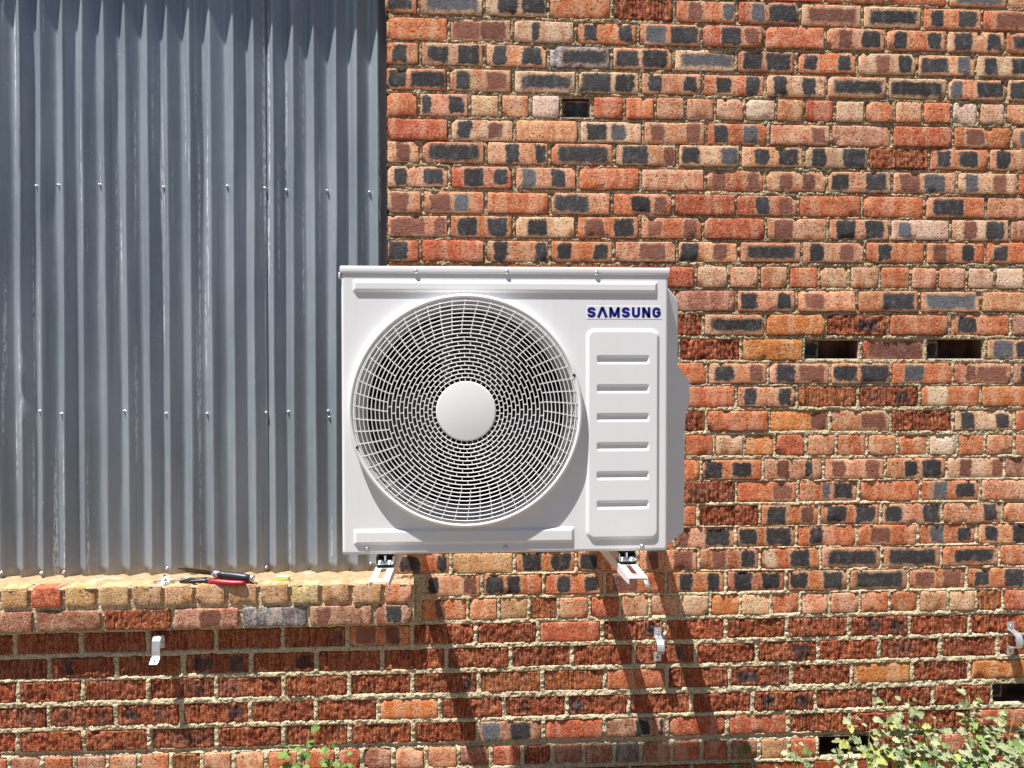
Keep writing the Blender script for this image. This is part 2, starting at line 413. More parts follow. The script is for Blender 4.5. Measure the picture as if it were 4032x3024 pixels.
# ------------------------------------------------------------------ the brick wall
# course | wall height (mm) at x = -2..2 m | joint position (mm) and kind of each brick from left to right
TABLE = '''-1|3106 3106 3106 3105 3101|1297 o 1536 o 1777 p.g19 2006 p 2236
0|3028 3028 3026 3020 3014|-322 o.18 -196 c.g19 40 c.25.6a 274 o 508 k 740 o.m24.g8a 972 r.g24.5a 1210 p.m19 1448 c.19 1677 o.13.69 1908 o.m29 2144
1|2933 2933 2933 2932 2931|-317 o -87 p.m05.m59 143 c.34 374 o.13.79 605 o.g14.5a 840 r.36.m79 1073 o 1307 p.m24.69 1538 o.13.79 1770 p.14.79 1999 o.1a 2238
2|2844 2844 2844 2843 2842|-317 o.26 -190 p.14.69 42 p.13.69 274 s.29 506 p.04.59 736 c.g1a 969 r.14.59 1197 o.13.79 1428 c.m35.79 1658 p.05.g79 1885 c.13.6a 2122
3|2753 2753 2753 2753 2754|-317 o.03.4a -90 p.13.m69 145 c.19 380 c.05.69 613 p.13.79 846 o.24.79 1081 c.13.68 1311 p.19 1545 c.09 1775 p.g02.5a 2004 c.03 2241
4|2662 2662 2662 2664 2666|-316 o -196 p.02.69 -14 c 99 p 209 w 321 x 436 r 554 o 668 p 781 p 891 p 1003 w 1121 p 1228 r 1344 c 1459 o 1573 p 1682 o 1794 w 1899 c 2005 p 2119
5|2572 2572 2573 2574 2576|-315 r -85 c.13.m68 151 p 387 c.14.g57 623 p.m13.m79 858 o.13.g68 1094 p.m79 1330 p 1566 r 1800 o.m25 2029 p.g1a 2273
6|2490 2490 2491 2492 2493|-315 p.m37 -190 o.19 45 p.35.8a 279 o.19 517 p.15.m8a 752 c.03.g7a 988 p.24.69 1228 c.13.6a 1474 k 1708 o.13.58 1940 p.13 2180
7|2403 2403 2403 2403 2403|-316 p.13.69 -85 r.25.79 148 p.g13.68 382 o 614 p 856 o.m13.m79 1082 p.m24.m68 1318 p.03.69 1565 p.m14.g58 1816 c.g13.m68 2052 r 2293
8|2310 2310 2311 2312 2313|-315 p.m16 -183 p.m14.g57 45 o 279 p.06 508 o.36.m79 738 r 972 r.35.m79 1209 o 1453 o 1693 o.16 1930 p 2170
9|2224 2224 2224 2226 2228|-315 p.m06.m8a -88 o.14.69 148 c.25 377 o.m14.69 612 o.m13.m79 849 r 1085 p.m14 1321 p.14.69 1560 w.g13 1793 c.m24.69 2024 m 2266
10|2134 2134 2135 2139 2143|-316 o.06 -191 r 44 p.13.8a 279 o.13.79 516 p.m48 751 p.03.m68 984 o.19 1222 p.13.m68 1464 o.24 1697 o.m13.68 1932 o.13 2172
11|2047 2047 2047 2047 2048|699 r 822 c 946 p 1061 p 1173 o 1289 p 1406 p 1522 o 1640 p 1746 p 1859 c 1970 w 2086
12|1959 1959 1959 1959 1959|741 m 975 p.03.79 1204 p.m14 1433 o.49 1675 p.g19 1914 p 2157
13|1870 1870 1870 1870 1872|625 k 851 p.1a 1085 u 1318 k.58 1557 o 1794 o.14 2035 m 2276
14|1778 1778 1778 1778 1781|762 k 995 u 1233 x 1451 r.m1a 1701 x 1936 p.g14.58 2177
15|1690 1690 1690 1690 1689|636 o 866 p.14.m79 1097 p.14.m59 1332 p.04.5a 1567 o.g25 1808 p.m24.m49 2040 m.16 2279
16|1603 1603 1603 1603 1603|754 o 976 p.13.79 1208 q 1442 k.m13.68 1681 o.l14 1918 o 2162
17|1514 1514 1514 1513 1511|631 k 864 o 1101 u.m7a 1336 p.m59 1570 k 1812 c.13.79 2051 r 2293
18|1424 1424 1424 1423 1418|780 o 894 c 1008 u 1124 r 1244 p 1359 o 1478 p 1595 o 1715 w 1830 o 1938 p 2053 p 2170
19|1331 1331 1331 1331 1332|615 o 845 o.03.58 1079 p.m24.78 1311 p.m13.m79 1548 p.35.69 1788 c.m24.m8a 2015 m 2254
20|1249 1249 1249 1249 1246|750 k.m25 978 o.m69 1212 o.g45.69 1447 o 1686 o.g24.69 1919 p 2160
21|1160 1160 1160 1160 1161|610 o 834 k 1069 o.14.m79 1296 o.14.69 1533 p.03.7a 1771 p.79 2007 p 2245
22|1079 1079 1079 1080 1081|744 p.m02.59 977 o.03.59 1209 o.24 1441 o.m25 1676 o.g24.79 1909 p.13.69 2145
23|995 995 995 997 998|-321 o.25.8a -82 t 149 o.14.69 379 o.03 606 o.m13.m69 837 o.m24.79 1070 o.l02.58 1301 p.19 1536 p.19 1770 o.29 1997 o 2235
24|914 914 914 913 911|-180 p.02.m79 30 o.03.46 257 o.24.79 484 o.m15 714 o.24.79 940 r.14.69 1171 o.03.69 1409 p.19 1642 o.m14.m69 1871 o.13.69 2117
25|825 825 825 826 827|-196 o.m35 -22 p 92 t 204 q 312 p 428 r 542 p 654 p 772 c 881 u 996 c 1111 o 1226 p 1338 p 1454 o 1569 o 1684 p 1798 c 1909 q 2015 r 2136
26|725 732 736 736 735|-1848 k -1629 k -1402 k -1166 k -928 k -691 k.m8a -459 o.m14.m68 -225 k 7 k 237 r 475 k.79 710 k 941 k 1174 k 1412 k.35.79 1647 k 1884 k 2126
27|634 643 646 645 650|-1732 k -1512 k.23 -1279 k -1045 k.14.79 -805 k.7a -571 k -333 k -101 k 136 k 364 k 595 k.78 827 k 1060 k.69 1295 k 1530 k.m25 1770 k 1997 k 2234
28|553 556 554 554 561|-1840 k -1619 k -1396 k -1169 k.m68 -929 k.m13 -689 k -454 k -224 k.89 19 q 253 q 486 o 719 k 956 k.14.m79 1192 k 1425 u 1660 k 1887 u 2128
29|461 465 461 458 466|-1739 k.m58 -1516 k.m13.m79 -1283 k.13.m68 -1052 k.79 -809 k -574 k -348 u -123 k 112 k.m24 345 k.g02 575 k 811 k 1045 k.13.79 1285 k 1516 k 1743 k 1972 x 2212
30|375 374 373 372 371|-1848 k -1624 k -1395 k -1166 k.m39 -929 k -690 k -453 k -221 k 15 m.g03.58 256 r 486 m.57.9a 721 r 948 r 1182 k 1419 k 1659 k 1899 r 2142
31|284 283 280 278 277|-1767 r -1654 m -1541 o -1427 m -1312 p -1201 o -1091 q -982 p -869 p -752 o -634 o -499 r -409 m -295 p -175 p -56 m 63 r 178 k 291 m 408 m 521 d 621 m 738 o 851 r 957 m 1071 t 1185 r 1295 x 1529 k 1643 k 1759 r 1877 r 1995 k 2113
100|906 909 904 904 904|-1655 t -1550 r -1438 t -1323 t -1208 t -1093 t -987 t -875 t -763 t -653 y -546 t -438 t -325 p -215
101|820 824 827 827 827|-1751 m -1537 m -1303 k -1063 m.m47 -827 b -590 m.m13 -358 m.37 -216'''
HZ = 0.0368
JOINT = 0.0072
TINT = dict(o=(.60, .150, .050), r=(.50, .095, .040), u=(.66, .195, .042), p=(.64, .225, .100), c=(.72, .38, .20), w=(.76, .50, .34),
            t=(.60, .33, .145), y=(.58, .38, .15), m=(.34, .125, .070), k=(.36, .070, .025), q=(.44, .125, .042), b=(.10, .10, .11),
            d=(.15, .13, .115), s=(.10, .10, .105), x=(.1, .1, .1))
LIGHT = dict(o=(.70, .26, .115), r=(.60, .165, .075), u=(.72, .28, .08), p=(.77, .41, .235), c=(.82, .56, .36), w=(.82, .63, .47),
             t=(.70, .44, .23), y=(.66, .50, .26), m=(.48, .23, .14), k=(.56, .160, .060), q=(.56, .20, .07), b=(.30, .29, .28),
             d=(.28, .24, .20), s=(.50, .50, .52), x=(.1, .1, .1))
PCOL = dict(K=(.042, .042, .046), g=(.125, .128, .14), m=(.235, .090, .058), l=(.62, .46, .30))
def HK(k): return 0.0347 if (k >= 26) else HZ
def JK(k): return 0.0092 if 26 <= k < 100 else JOINT
courses = {}
for line in TABLE.strip().split('\n'):
    k, zs, items = line.split('|')
    zs = [float(v) / 1000 for v in zs.split()]
    it = items.split()
    xs = [float(v) / 1000 for v in it[0::2]]; sp = it[1::2]
    courses[int(k)] = (zs, xs, sp)
XK = [-2, -1, 0, 1, 2]
def zat(k, x): return float(np.interp(x, XK, courses[k][0]))

bricks = []          # (x0, x1, z, spec, course)
for k, (zs, xs, sp) in courses.items():
    for i, s in enumerate(sp):
        bricks.append((xs[i], xs[i + 1], zat(k, (xs[i] + xs[i + 1]) / 2), s, k))

wall = empty('brick_wall', (0, 0, 0), 'orange and black fired brick wall with sandy mortar around the blocked window', 'brick wall')
sill = None

def brick_mesh(w, h, kind, seed):
    rg = np.random.default_rng(seed)
    rough = kind in 'kq'
    if rough:
        nx = max(10, int(w / 0.0038)); nz = 12
    else:
        nx = max(8, int(w / 0.013)); nz = 6
    u = np.linspace(-1, 1, nx - 1); v = np.linspace(-1, 1, nz - 1)
    eu = 0.0030 / (w / 2); ev = 0.0030 / (h / 2)
    u = np.concatenate([[-1], u[:1] + eu, u[1:-1], u[-1:] - eu, [1]]); v = np.concatenate([[-1], v[:1] + ev, v[1:-1], v[-1:] - ev, [1]])
    U, Vv = np.meshgrid(u, v, indexing='ij')
    rc = rg.choice([0.002, 0.003, 0.004, 0.007])
    X = U * w / 2; Z = Vv * h / 2
    ax = w / 2 - np.abs(X); az = h / 2 - np.abs(Z)
    # rounded corners
    cx_ = np.clip(rc - ax, 0, rc); cz_ = np.clip(rc - az, 0, rc)
    L = np.hypot(cx_, cz_); mx = np.maximum(cx_, cz_); f = np.where(L > 1e-6, mx / np.maximum(L, 1e-6), 1)
    X = np.sign(X) * (w / 2 - rc + cx_ * f) * (cx_ > 0) + X * (cx_ <= 0)
    Z = np.sign(Z) * (h / 2 - rc + cz_ * f) * (cz_ > 0) + Z * (cz_ <= 0)
    amp = 0.0026 if rough else 0.0015
    ox, oz = rg.uniform(0, 99, 2)
    X = X + U ** 4 * amp * vnoise(U * 2 + ox, Z * 90 + oz, 3)
    Z = Z + Vv ** 4 * amp * vnoise(X * 55 + ox, Vv * 2 + oz, 5)
    # relief
    e = np.minimum(np.minimum(ax, az), 0.02)
    Y = 0.0012 * np.exp(-e / 0.0008)
    Y += -0.0014 * vnoise(X * 22 + ox, Z * 30 + oz, 8) - 0.0007 * vnoise(X * 85 + ox, Z * 85, 9)
    Y += X * rg.normal(0, 0.006) + Z * rg.normal(0, 0.022)
    if rough:
        gr = rg.uniform(-1, 1, len(u))[:, None]
        wide = vnoise(X * 34 + ox, Z * 6 + oz, 12)
        tear = vnoise(X * 95 + oz, Z * 105 + ox, 17)
        Y += 0.0022 + 0.0024 * gr * (0.7 + 0.6 * wide) + (0.0032 if kind == 'k' else 0.0020) * tear + 0.0010 * wide
    # chips
    nch = rg.choice([0, 1, 1, 2, 3])
    for _ in range(nch):
        px_ = rg.choice([-1, 1]) * w / 2 * rg.choice([1, 1, rg.uniform(0, 1)]); pz_ = rg.choice([-1, 1]) * h / 2
        rr = rg.uniform(0.007, 0.017)
        d = np.hypot(X - px_, (Z - pz_)) + 0.003 * vnoise(X * 120, Z * 120, 21)
        Y += np.where(d < rr, 0.010 * np.clip((rr - d) / 0.004, 0, 1), 0)
    n0, n1 = len(u), len(v)
    V = np.stack([X, Y, Z], -1).reshape(-1, 3)
    idx = np.arange(n0 * n1).reshape(n0, n1)
    Q = np.stack([idx[:-1, :-1], idx[1:, :-1], idx[1:, 1:], idx[:-1, 1:]], -1).reshape(-1, 4)
    ring = np.concatenate([idx[:, 0], idx[-1, 1:], idx[-2::-1, -1], idx[0, -2:0:-1]])
    back = V[ring].copy(); back[:, 1] = 0.055
    b0 = len(V); V = np.vstack([V, back]); m = len(ring); j = np.arange(m); jn = (j + 1) % m
    Q2 = np.stack([ring[jn], ring[j], b0 + j, b0 + jn], -1)
    me = quadmesh('brick', V, np.vstack([Q, Q2]), True)
    return me

def parse(s):
    p = s.split('.'); base = p[0]; pt = []
    for q in p[1:]:
        kind = 'K'
        if q[0] in 'gml': kind, q = q[0], q[1:]
        a = [int(ch, 11) / 10 if ch != 'a' else 1.0 for ch in (q if len(q) == 2 else q + q)]
        if len(q) == 1: a[1] = min(1, a[1] + .14)
        pt.append((a[0], a[1], kind))
    return base, pt

def visible(b):
    x0, x1, z, s, k = b
    if x1 < -1.70 or x0 > 2.10 or z > 3.12 or z < 0.17: return False
    X = (x0 + x1) / 2
    # hidden behind the outdoor unit
    if -0.45 < X < 0.67 and 1.07 < z < 2.02 and x1 < 0.70: return False
    return True

def add_brick(b, parent, y=0.0, name='brick', seed=0):
    x0, x1, z, s, k = b
    base, pts = parse(s)
    w = (x1 - x0) - 2 * JK(k) + random.uniform(-.003, .001)
    h = 2 * HK(k) + random.uniform(-.0025, .002)
    if base == 'x': return None
    me = brick_mesh(w, h, base, seed)
    out = random.gauss(0, 0.0016)
    if base == 'r' and '1a' in s: out -= 0.006
    o = link(name, me, M_BRICK, parent, ((x0 + x1) / 2, y - out, z), (0, random.gauss(0, .004) , 0))
    j = lambda c, a: tuple(max(0.01, v * (1 + random.uniform(-a, a))) for v in c)
    g = 1 + random.uniform(-.13, .10)
    o['tint'] = [v * g for v in j(TINT[base], .07)]; o['tint_light'] = [v * g for v in j(LIGHT[base], .08)]
    o['ribbed'] = 1.0 if base in 'kq' else 0.0
    o['smear'] = random.choice([0.0, 0.2, 0.6, 0.9])
    for i, key in enumerate(('patch_a', 'patch_b', 'patch_c')):
        if i < len(pts):
            a, e, kd = pts[i]
            e = min(.97, e + .03) if e < 1 else .98
            a = max(.03, a)
            full = (e - a) > .6
            hz = random.uniform(.023, .030) if full else random.uniform(.027, .034)
            if base in 'kq': hz *= .75
            o[key] = [(-.5 + (a + e) / 2) * w, (e - a) / 2 * w, hz]
            gg = random.uniform(.75, 1.3); o[key + '_colour'] = [v * gg for v in PCOL[kd]]
        else:
            o[key] = [0.0, -1.0, -1.0]; o[key + '_colour'] = [.1, .1, .1]
    return o

mortar_rect = []       # every brick opening, for the mortar bed
rest = []
n_stretch = 0
vis = [b for b in bricks if b[4] < 50]
for i, b in enumerate(vis):
    if b[3].split('.')[0] == 'x':
        mortar_rect.append((b[0], b[1], b[2], 'x'))
        x0, x1, z = b[0] + JOINT, b[1] - JOINT, b[2]
        v, f = box(x0 - .004, x1 + .004, 0.004, 0.108, z - HZ - .004, z + HZ + .004)
        f = [q for q in f if q != (0, 4, 5, 1)]
        o = link('brick_recess', mesh('brick_recess', v, f), M_VOID, wall)
        if b[4] == 4: add_brick((b[0] - .004, b[1] + .004, b[2], 'd.19', 4), wall, 0.034, 'set_back_brick', 50 + i)
        elif b[4] != 31: add_brick((b[0] - .003, b[0] + .085, b[2], 'd.19' if b[0] > 1 else 'm.19', 14), wall, 0.050, 'broken_brick', 60 + i)
        continue
    mortar_rect.append(b)
    if not visible(b): rest.append(b); continue
    hd = (b[1] - b[0]) < 0.16
    add_brick(b, wall, 0.0, 'header_brick' if hd else 'brick', 100 + i)
    n_stretch += (not hd)
print('stretchers', n_stretch, 'rest', len(rest))

# bricks outside the picture or behind the unit: courses carried on at the same gauge
kk = sorted(c for c in courses if c < 50)
extra = []
zl = lambda k: zat(k, 1.9)
for k in kk:
    zs, xs, sp = courses[k]
    head = (k in (4, 11, 18, 25, 31)); pitch = 0.116 if head else 0.232
    x = xs[-1]
    while x < 3.3: extra.append((x, x + pitch, zat(k, 2.0), 'o', k)); x += pitch
    left_open = k <= 23
    x = xs[0]; lim = -0.31 if left_open else -2.9
    if k in (24, 25): lim = -0.20
    while x - pitch * .5 > lim:
        x0 = max(x - pitch, lim)
        extra.append((x0, x, zat(k, x), 'k' if k > 25 else 'o', k)); x = x0
for q in range(1, 7):                                      # above the picture
    z = zat(-1, 0) + .09 * q; x = -3.0 + (q % 2) * .116
    while x < 3.3:
        if not (x < -.31 and z < 3.50): extra.append((x, x + .232, z, 'o', -1 - q))
        x += .232
z = zat(31, 0) - .092; q = 0
while z > 0.0:                                              # down to the soil
    x = -2.9 + (q % 2) * .116
    while x < 3.3: extra.append((x, x + .232, z, 'k', 32 + q)); x += .232
    z -= .092; q += 1
V, F, Cc = [], [], []
for b in rest + extra:
    v, f = box(b[0] + JOINT, b[1] - JOINT, random.uniform(-.001, .0015), 0.05, b[2] - HZ, b[2] + HZ)
    base = len(V); V += v; F += [tuple(i + base for i in qd) for qd in f]
    kd = b[3].split('.')[0]
    if kd in ('o',): kd = random.choice('ooprpkm')
    g = random.uniform(.85, 1.1); Cc += [tuple(c * g for c in TINT[kd]) + (1,)] * 8
me = fix(mesh('brickwork', V, F)); ca = me.color_attributes.new('tone', 'FLOAT_COLOR', 'POINT')
ca.data.foreach_set('color', np.array(Cc, dtype=np.float32).ravel())
n = NT('outer_brickwork'); wp = n.pos(); c0 = n.attr('tone', 'GEOMETRY')['Color']
c0 = n.mix(n.mul(n.rng(n.noise(wp, 60, 4), .45, .7), .5), c0, (.5, .3, .2))
M_OUT = n.done(c0, .9, 0, n.bump(n.noise(wp, 120, 4), .003, .7), .2)
tag(link('brickwork', me, M_OUT, wall), kind='stuff')

# mortar bed: one rough sheet, left open behind the bricks
def carve(rects, X, Z):
    """signed distance to the nearest brick edge, positive outside bricks"""
    D = np.full(X.shape, 0.02)
    xs = X[0]; zs = Z[:, 0]
    for (x0, x1, z, gr_, kc_) in rects:
        a0, a1 = x0 + JK(kc_), x1 - JK(kc_); HZ_ = HK(kc_)
        i0, i1 = np.searchsorted(xs, [a0 - .02, a1 + .02]); j0, j1 = np.searchsorted(zs, [z - HZ - .02, z + HZ + .02])
        if i0 >= i1 or j0 >= j1: continue
        xx = X[j0:j1, i0:i1]; zz = Z[j0:j1, i0:i1]
        d = np.maximum(np.abs(xx - (a0 + a1) / 2) - (a1 - a0) / 2, np.abs(zz - z) - HZ_)
        if gr_: d = np.where(d < 0, -1, d)
        D[j0:j1, i0:i1] = np.minimum(D[j0:j1, i0:i1], d)
    return D

def mortar_sheet(name, x0, x1, z0, z1, step, rects, keep, parent, base_y=0.0, mat=None):
    xs = np.arange(x0, x1 + step / 2, step); zs = np.arange(z0, z1 + step / 2, step)
    X, Z = np.meshgrid(xs, zs); D = carve(rects, X, Z)
    low = np.clip((2.3 - Z) / 1.1, 0, 1)                       # fuller joints towards the ground
    n1 = vnoise(X * 55, Z * 75, 1); n2 = vnoise(X * 130, Z * 140, 2); n3 = vnoise(X * 9, Z * 14, 3); n4 = vnoise(X * 250, Z * 250, 4)
    rec = 0.0046 - 0.0030 * low
    Y = rec + (0.0028 + .0008 * low) * n1 + 0.0026 * n2 + 0.0016 * n3 + 0.0009 * n4
    n5 = vnoise(X * 38, Z * 60, 6)
    Y = Y - low * (0.0012 + 0.0030 * np.clip(n5, -.3, 1) + .0016 * n1)
    Y = Y + (0.0052 - .0022 * low) * np.clip(.75 + .9 * n1 + .5 * n3, 0, 1.3) * np.exp(-np.maximum(D, 0) / 0.0026)
    # deep raked joint under the second lowest course
    zj = np.interp(X[0], XK, courses[31][0])[None, :] + 0.046
    raked = np.exp(-((Z - zj) / 0.010) ** 2); Y = Y + raked * 0.012
    Y = np.where(D < 0.0008, np.maximum(Y, 0.0062 + 0.0018 * n2), Y); Y = np.where(D < -0.0012, 0.016, Y)
    V = np.stack([X, Y + base_y, Z], -1).reshape(-1, 3)
    n0, n1_ = X.shape
    idx = np.arange(n0 * n1_).reshape(n0, n1_)
    ok = keep(X, Z) & (D > -0.010)
    cell = ok[:-1, :-1] | ok[1:, :-1] | ok[1:, 1:] | ok[:-1, 1:]
    kc = keep(X, Z); cell &= kc[:-1, :-1] & kc[1:, 1:] & kc[:-1, 1:] & kc[1:, :-1]
    Q = np.stack([idx[:-1, :-1], idx[:-1, 1:], idx[1:, 1:], idx[1:, :-1]], -1)[cell]
    used = np.zeros(len(V), bool); used[Q.ravel()] = True
    mp = np.cumsum(used) - 1
    me = quadmesh(name, V[used], mp[Q], True)
    return tag(link(name, me, mat or M_MORTAR, parent), kind='stuff')

def keep_wall(X, Z):
    opening = (X < -0.312) & (Z > 0.9)
    return ~opening
R_in = [(b[0], b[1], b[2]) + ((.008, -1) if len(b) == 4 else (0, b[4])) for b in mortar_rect]
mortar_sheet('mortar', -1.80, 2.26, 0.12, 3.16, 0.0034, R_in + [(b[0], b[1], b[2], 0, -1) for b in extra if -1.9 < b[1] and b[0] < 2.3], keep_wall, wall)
def keep_out(X, Z): return keep_wall(X, Z) & ~((X > -1.80) & (X < 2.25) & (Z > 0.13) & (Z < 3.15)) & ~((X < -.31) & (Z > .9) & (Z < 3.46))
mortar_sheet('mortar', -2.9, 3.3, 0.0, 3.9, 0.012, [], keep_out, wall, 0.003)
# solid core behind the facing bricks
parts = [box(-0.312, 3.3, 0.112, 0.35, 0, 3.9), box(-2.9, -0.312, 0.112, 0.35, 0, 0.93)]
link('wall_core', fix(mesh('wall_core', *parts[0])), M_VOID, wall)
link('wall_core', fix(mesh('wall_core', *parts[1])), M_VOID, wall)
link('jamb', fix(mesh('jamb', *box(-0.312, -0.305, 0.006, 0.112, 0.93, 3.5))), M_OUT, wall)
# head of the opening: a slightly dropped timber lintel above the picture
lt = [(-2.9, 3.60), (-.31, 3.60), (-.31, 3.385), (-.90, 3.405), (-1.10, 3.44), (-1.75, 3.478), (-2.9, 3.50)]
link('lintel', fix(mesh('lintel', *prism(lt, 0.0, 0.34))), M_WOOD, wall)

# ------------------------------------------------------------------ window sill
sill_bricks = [b for b in bricks if b[4] >= 100]
# bed with recessed joints in front, screed on top
xs = np.arange(-1.9, -0.2149, 0.004)
prof = [(-.034, .785), (-.036, .80), (-.036, .815)]
prof += [(-.036, z) for z in np.arange(.82, .925, .004)]
prof += [(-.037, .926), (-.043, .9335), (-.040, .9372), (-.030, .9388)] + [(y, .9392) for y in np.arange(-.024, .135, .006)]
PY = np.array([p[0] for p in prof]); PZ = np.array([p[1] for p in prof])
X = np.repeat(xs[:, None], len(prof), 1); Yp = np.repeat(PY[None], len(xs), 0); Zp = np.repeat(PZ[None], len(xs), 0)
sag = np.interp(X, [-1.9, -1.2, -.2], [-.003, .002, 0])
Zp = Zp + sag + np.where(PZ[None] > .93, 0.0025 * vnoise(X * 26, Yp * 40, 31) + .0012 * vnoise(X * 110, Yp * 110, 32), 0)
Yp = Yp + np.where(PZ[None] < .935, 0.0022 * vnoise(X * 70, Zp * 80, 33) + .0018 * vnoise(X * 140, Zp * 150, 34), 0) + np.where((PZ[None] > .93) & (PZ[None] < .944), .003 * vnoise(X * 38, X * 0, 35), 0)
V = np.stack([X, Yp, Zp], -1).reshape(-1, 3); idx = np.arange(X.size).reshape(X.shape)
Q = np.stack([idx[:-1, :-1], idx[1:, :-1], idx[1:, 1:], idx[:-1, 1:]], -1).reshape(-1, 4)
me = quadmesh('window_sill', V, Q, True); me.materials.append(M_MORTAR); me.materials.append(M_SILL)
mi = (np.repeat((np.arange(len(prof) - 1) > len(prof) - 30)[None], len(xs) - 1, 0)).astype(np.int32).ravel()
me.polygons.foreach_set('material_index', mi)
sill = link('window_sill', me, None, wall)
# bottom and end of the sill bed
link('sill_end', fix(mesh('sill_end', *box(-1.9, -0.2155, -.034, 0.002, .786, .80))), M_MORTAR, sill)
link('sill_end', fix(mesh('sill_end', *box(-0.222, -0.2150, -.036, 0.002, .80, .9415))), M_MORTAR, sill)
for i, b in enumerate(sill_bricks):
    bb = list(b); bb[1] = min(bb[1], -0.2085)
    add_brick(tuple(bb), sill, -0.045, 'header_brick' if (b[1] - b[0]) < .16 else 'brick', 900 + i)

# ------------------------------------------------------------------ corrugated sheets
CT = [-1900, -1818, -1735, -1652, -1579, -1497, -1427, -1352, -1276, -1197, -1124, -1044, -971, -887, -814, -743, -669, -592, -510, -435, -357, -279]
CB = [-1902, -1821, -1739, -1658, -1586, -1505, -1434, -1351, -1274, -1194, -1124, -1044, -967, -885, -811, -742, -670, -589, -515, -437, -358, -279]
CT = [-2300, -2220, -2140, -2060, -1980] + CT; CB = [-2300, -2220, -2140, -2060, -1980] + CB
# one corrugation, from crest to next crest: fraction, depth (0 crest .. 1 valley)
PROF = [(0, 0.0), (.025, .02), (.055, .075), (.12, .21), (.22, .43), (.32, .65), (.42, .85), (.48, .945), (.535, .99), (.57, 1.0), (.61, .965), (.66, .86), (.74, .64), (.84, .36), (.92, .15), (.965, .045)]
DEP = 0.030
def sheet(name, xa, xb, y0, zb, zt, seed, label):
    U, Dp = [], []
    for i in range(len(CT) - 1):
        for f, d in PROF: U.append((i, f)); Dp.append(d)
    zs = np.linspace(zb, zt, 70)
    i = np.array([u[0] for u in U]); f = np.array([u[1] for u in U]); dp = np.array(Dp)
    ct = np.array(CT) / 1000; cb = np.array(CB) / 1000
    t = np.clip((zs - 1.2) / 1.7, -.2, 1.2)[:, None]
    x0 = cb[i][None] * (1 - t) + ct[i][None] * t; x1 = cb[i + 1][None] * (1 - t) + ct[i + 1][None] * t
    wob = 0.0022 * vnoise(i[None] * 3.1 + 0 * t, zs[:, None] * 3.5, seed)
    X = x0 + (x1 - x0) * f[None] + wob
    am = 1 + 0.10 * vnoise(i[None] * 2.3 + 5 + 0 * t, zs[:, None] * 1.2, seed + 1)
    Y = y0 + DEP * dp[None] * am + 0.0022 * vnoise(X * 1.6, zs[:, None] * 1.1, seed + 2)
    # dents
    for dx, dz, rr, dd in ((-1.660, 1.60, .026, .013), (-1.655, 1.74, .016, .006), (-1.20, 1.27, .014, .007), (-1.58, 1.12, .010, .005), (-1.66, 2.41, .014, .005), (-1.44, 2.40, .009, .004)):
        Y += dd * np.exp(-(((X - dx) / (rr * .7)) ** 2 + ((zs[:, None] - dz) / rr) ** 2))
    keep = (X[0] > xa) & (X[0] < xb)
    X = X[:, keep]; Y = Y[:, keep]
    X[:, -1] = xb if xb < -.4 else X[:, -1]
    Z = np.repeat(zs[:, None], X.shape[1], 1)
    Z[0] += 0.0015 * vnoise(X[0] * 9, 0 * X[0], seed + 4)
    V = np.stack([X, Y, Z], -1).reshape(-1, 3); n0, n1 = X.shape; idx = np.arange(n0 * n1).reshape(n0, n1)
    Q = np.stack([idx[:-1, :-1], idx[:-1, 1:], idx[1:, 1:], idx[1:, :-1]], -1).reshape(-1, 4)
    o = link(name, quadmesh(name, V, Q, True), M_TIN)
    md = o.modifiers.new('gauge', 'SOLIDIFY'); md.thickness = 0.0009; md.offset = 1
    return tag(o, label, 'metal sheet', 'corrugated sheets closing the window')
sheetL = sheet('corrugated_sheet', -2.3, -0.773, 0.1000, 0.9365, 3.60, 11, 'wide grey corrugated metal sheet, the left one, with white drip marks and a dent')
sheetR = sheet('corrugated_sheet', -0.800, -0.290, 0.1035, 0.9400, 3.60, 15, 'narrow grey corrugated metal sheet between the seam and the brick wall')
# dark boarding behind the sheets
tag(link('window_backing', fix(mesh('window_backing', *box(-2.4, -.30, .145, .16, .94, 3.6))), M_BLACK, wall), None)

def screw_mesh():
    a = lathe([(0.0001, -.0105), (.0030, -.0102), (.0042, -.0085), (.0043, -.0012), (.0062, -.0008), (.0064, .0008), (.0064, .004)], 12)
    return mesh('screw', *a, smooth=True)
SCR = screw_mesh()
pts = [(-1604, 2380), (-1522, 2383), (-1376, 2387), (-1147, 2381), (-915, 2388), (-778, 2383), (-701, 2378), (-549, 2378), (-391, 2374), (-1594, 1552), (-1518, 1542), (-1296, 1550), (-1144, 1541), (-995, 1540), (-779, 1543), (-697, 1546), (-549, 1548), (-544, 1525), (-1735, 958), (-1591, 956), (-1512, 956), (-1146, 961), (-781, 959), (-392, 965)]
dg = bpy.context.evaluated_depsgraph_get()
for x, z in pts:
    sh = sheetL if x < -775 else sheetR
    me_ = sh.data
    hit, co, no, _ = sh.ray_cast(Vector((x / 1000, -1, z / 1000)), Vector((0, 1, 0)))
    yy = co.y if hit else 0.105
    link('screw', SCR, M_STEEL, sh, (x / 1000, yy - .0015, z / 1000))

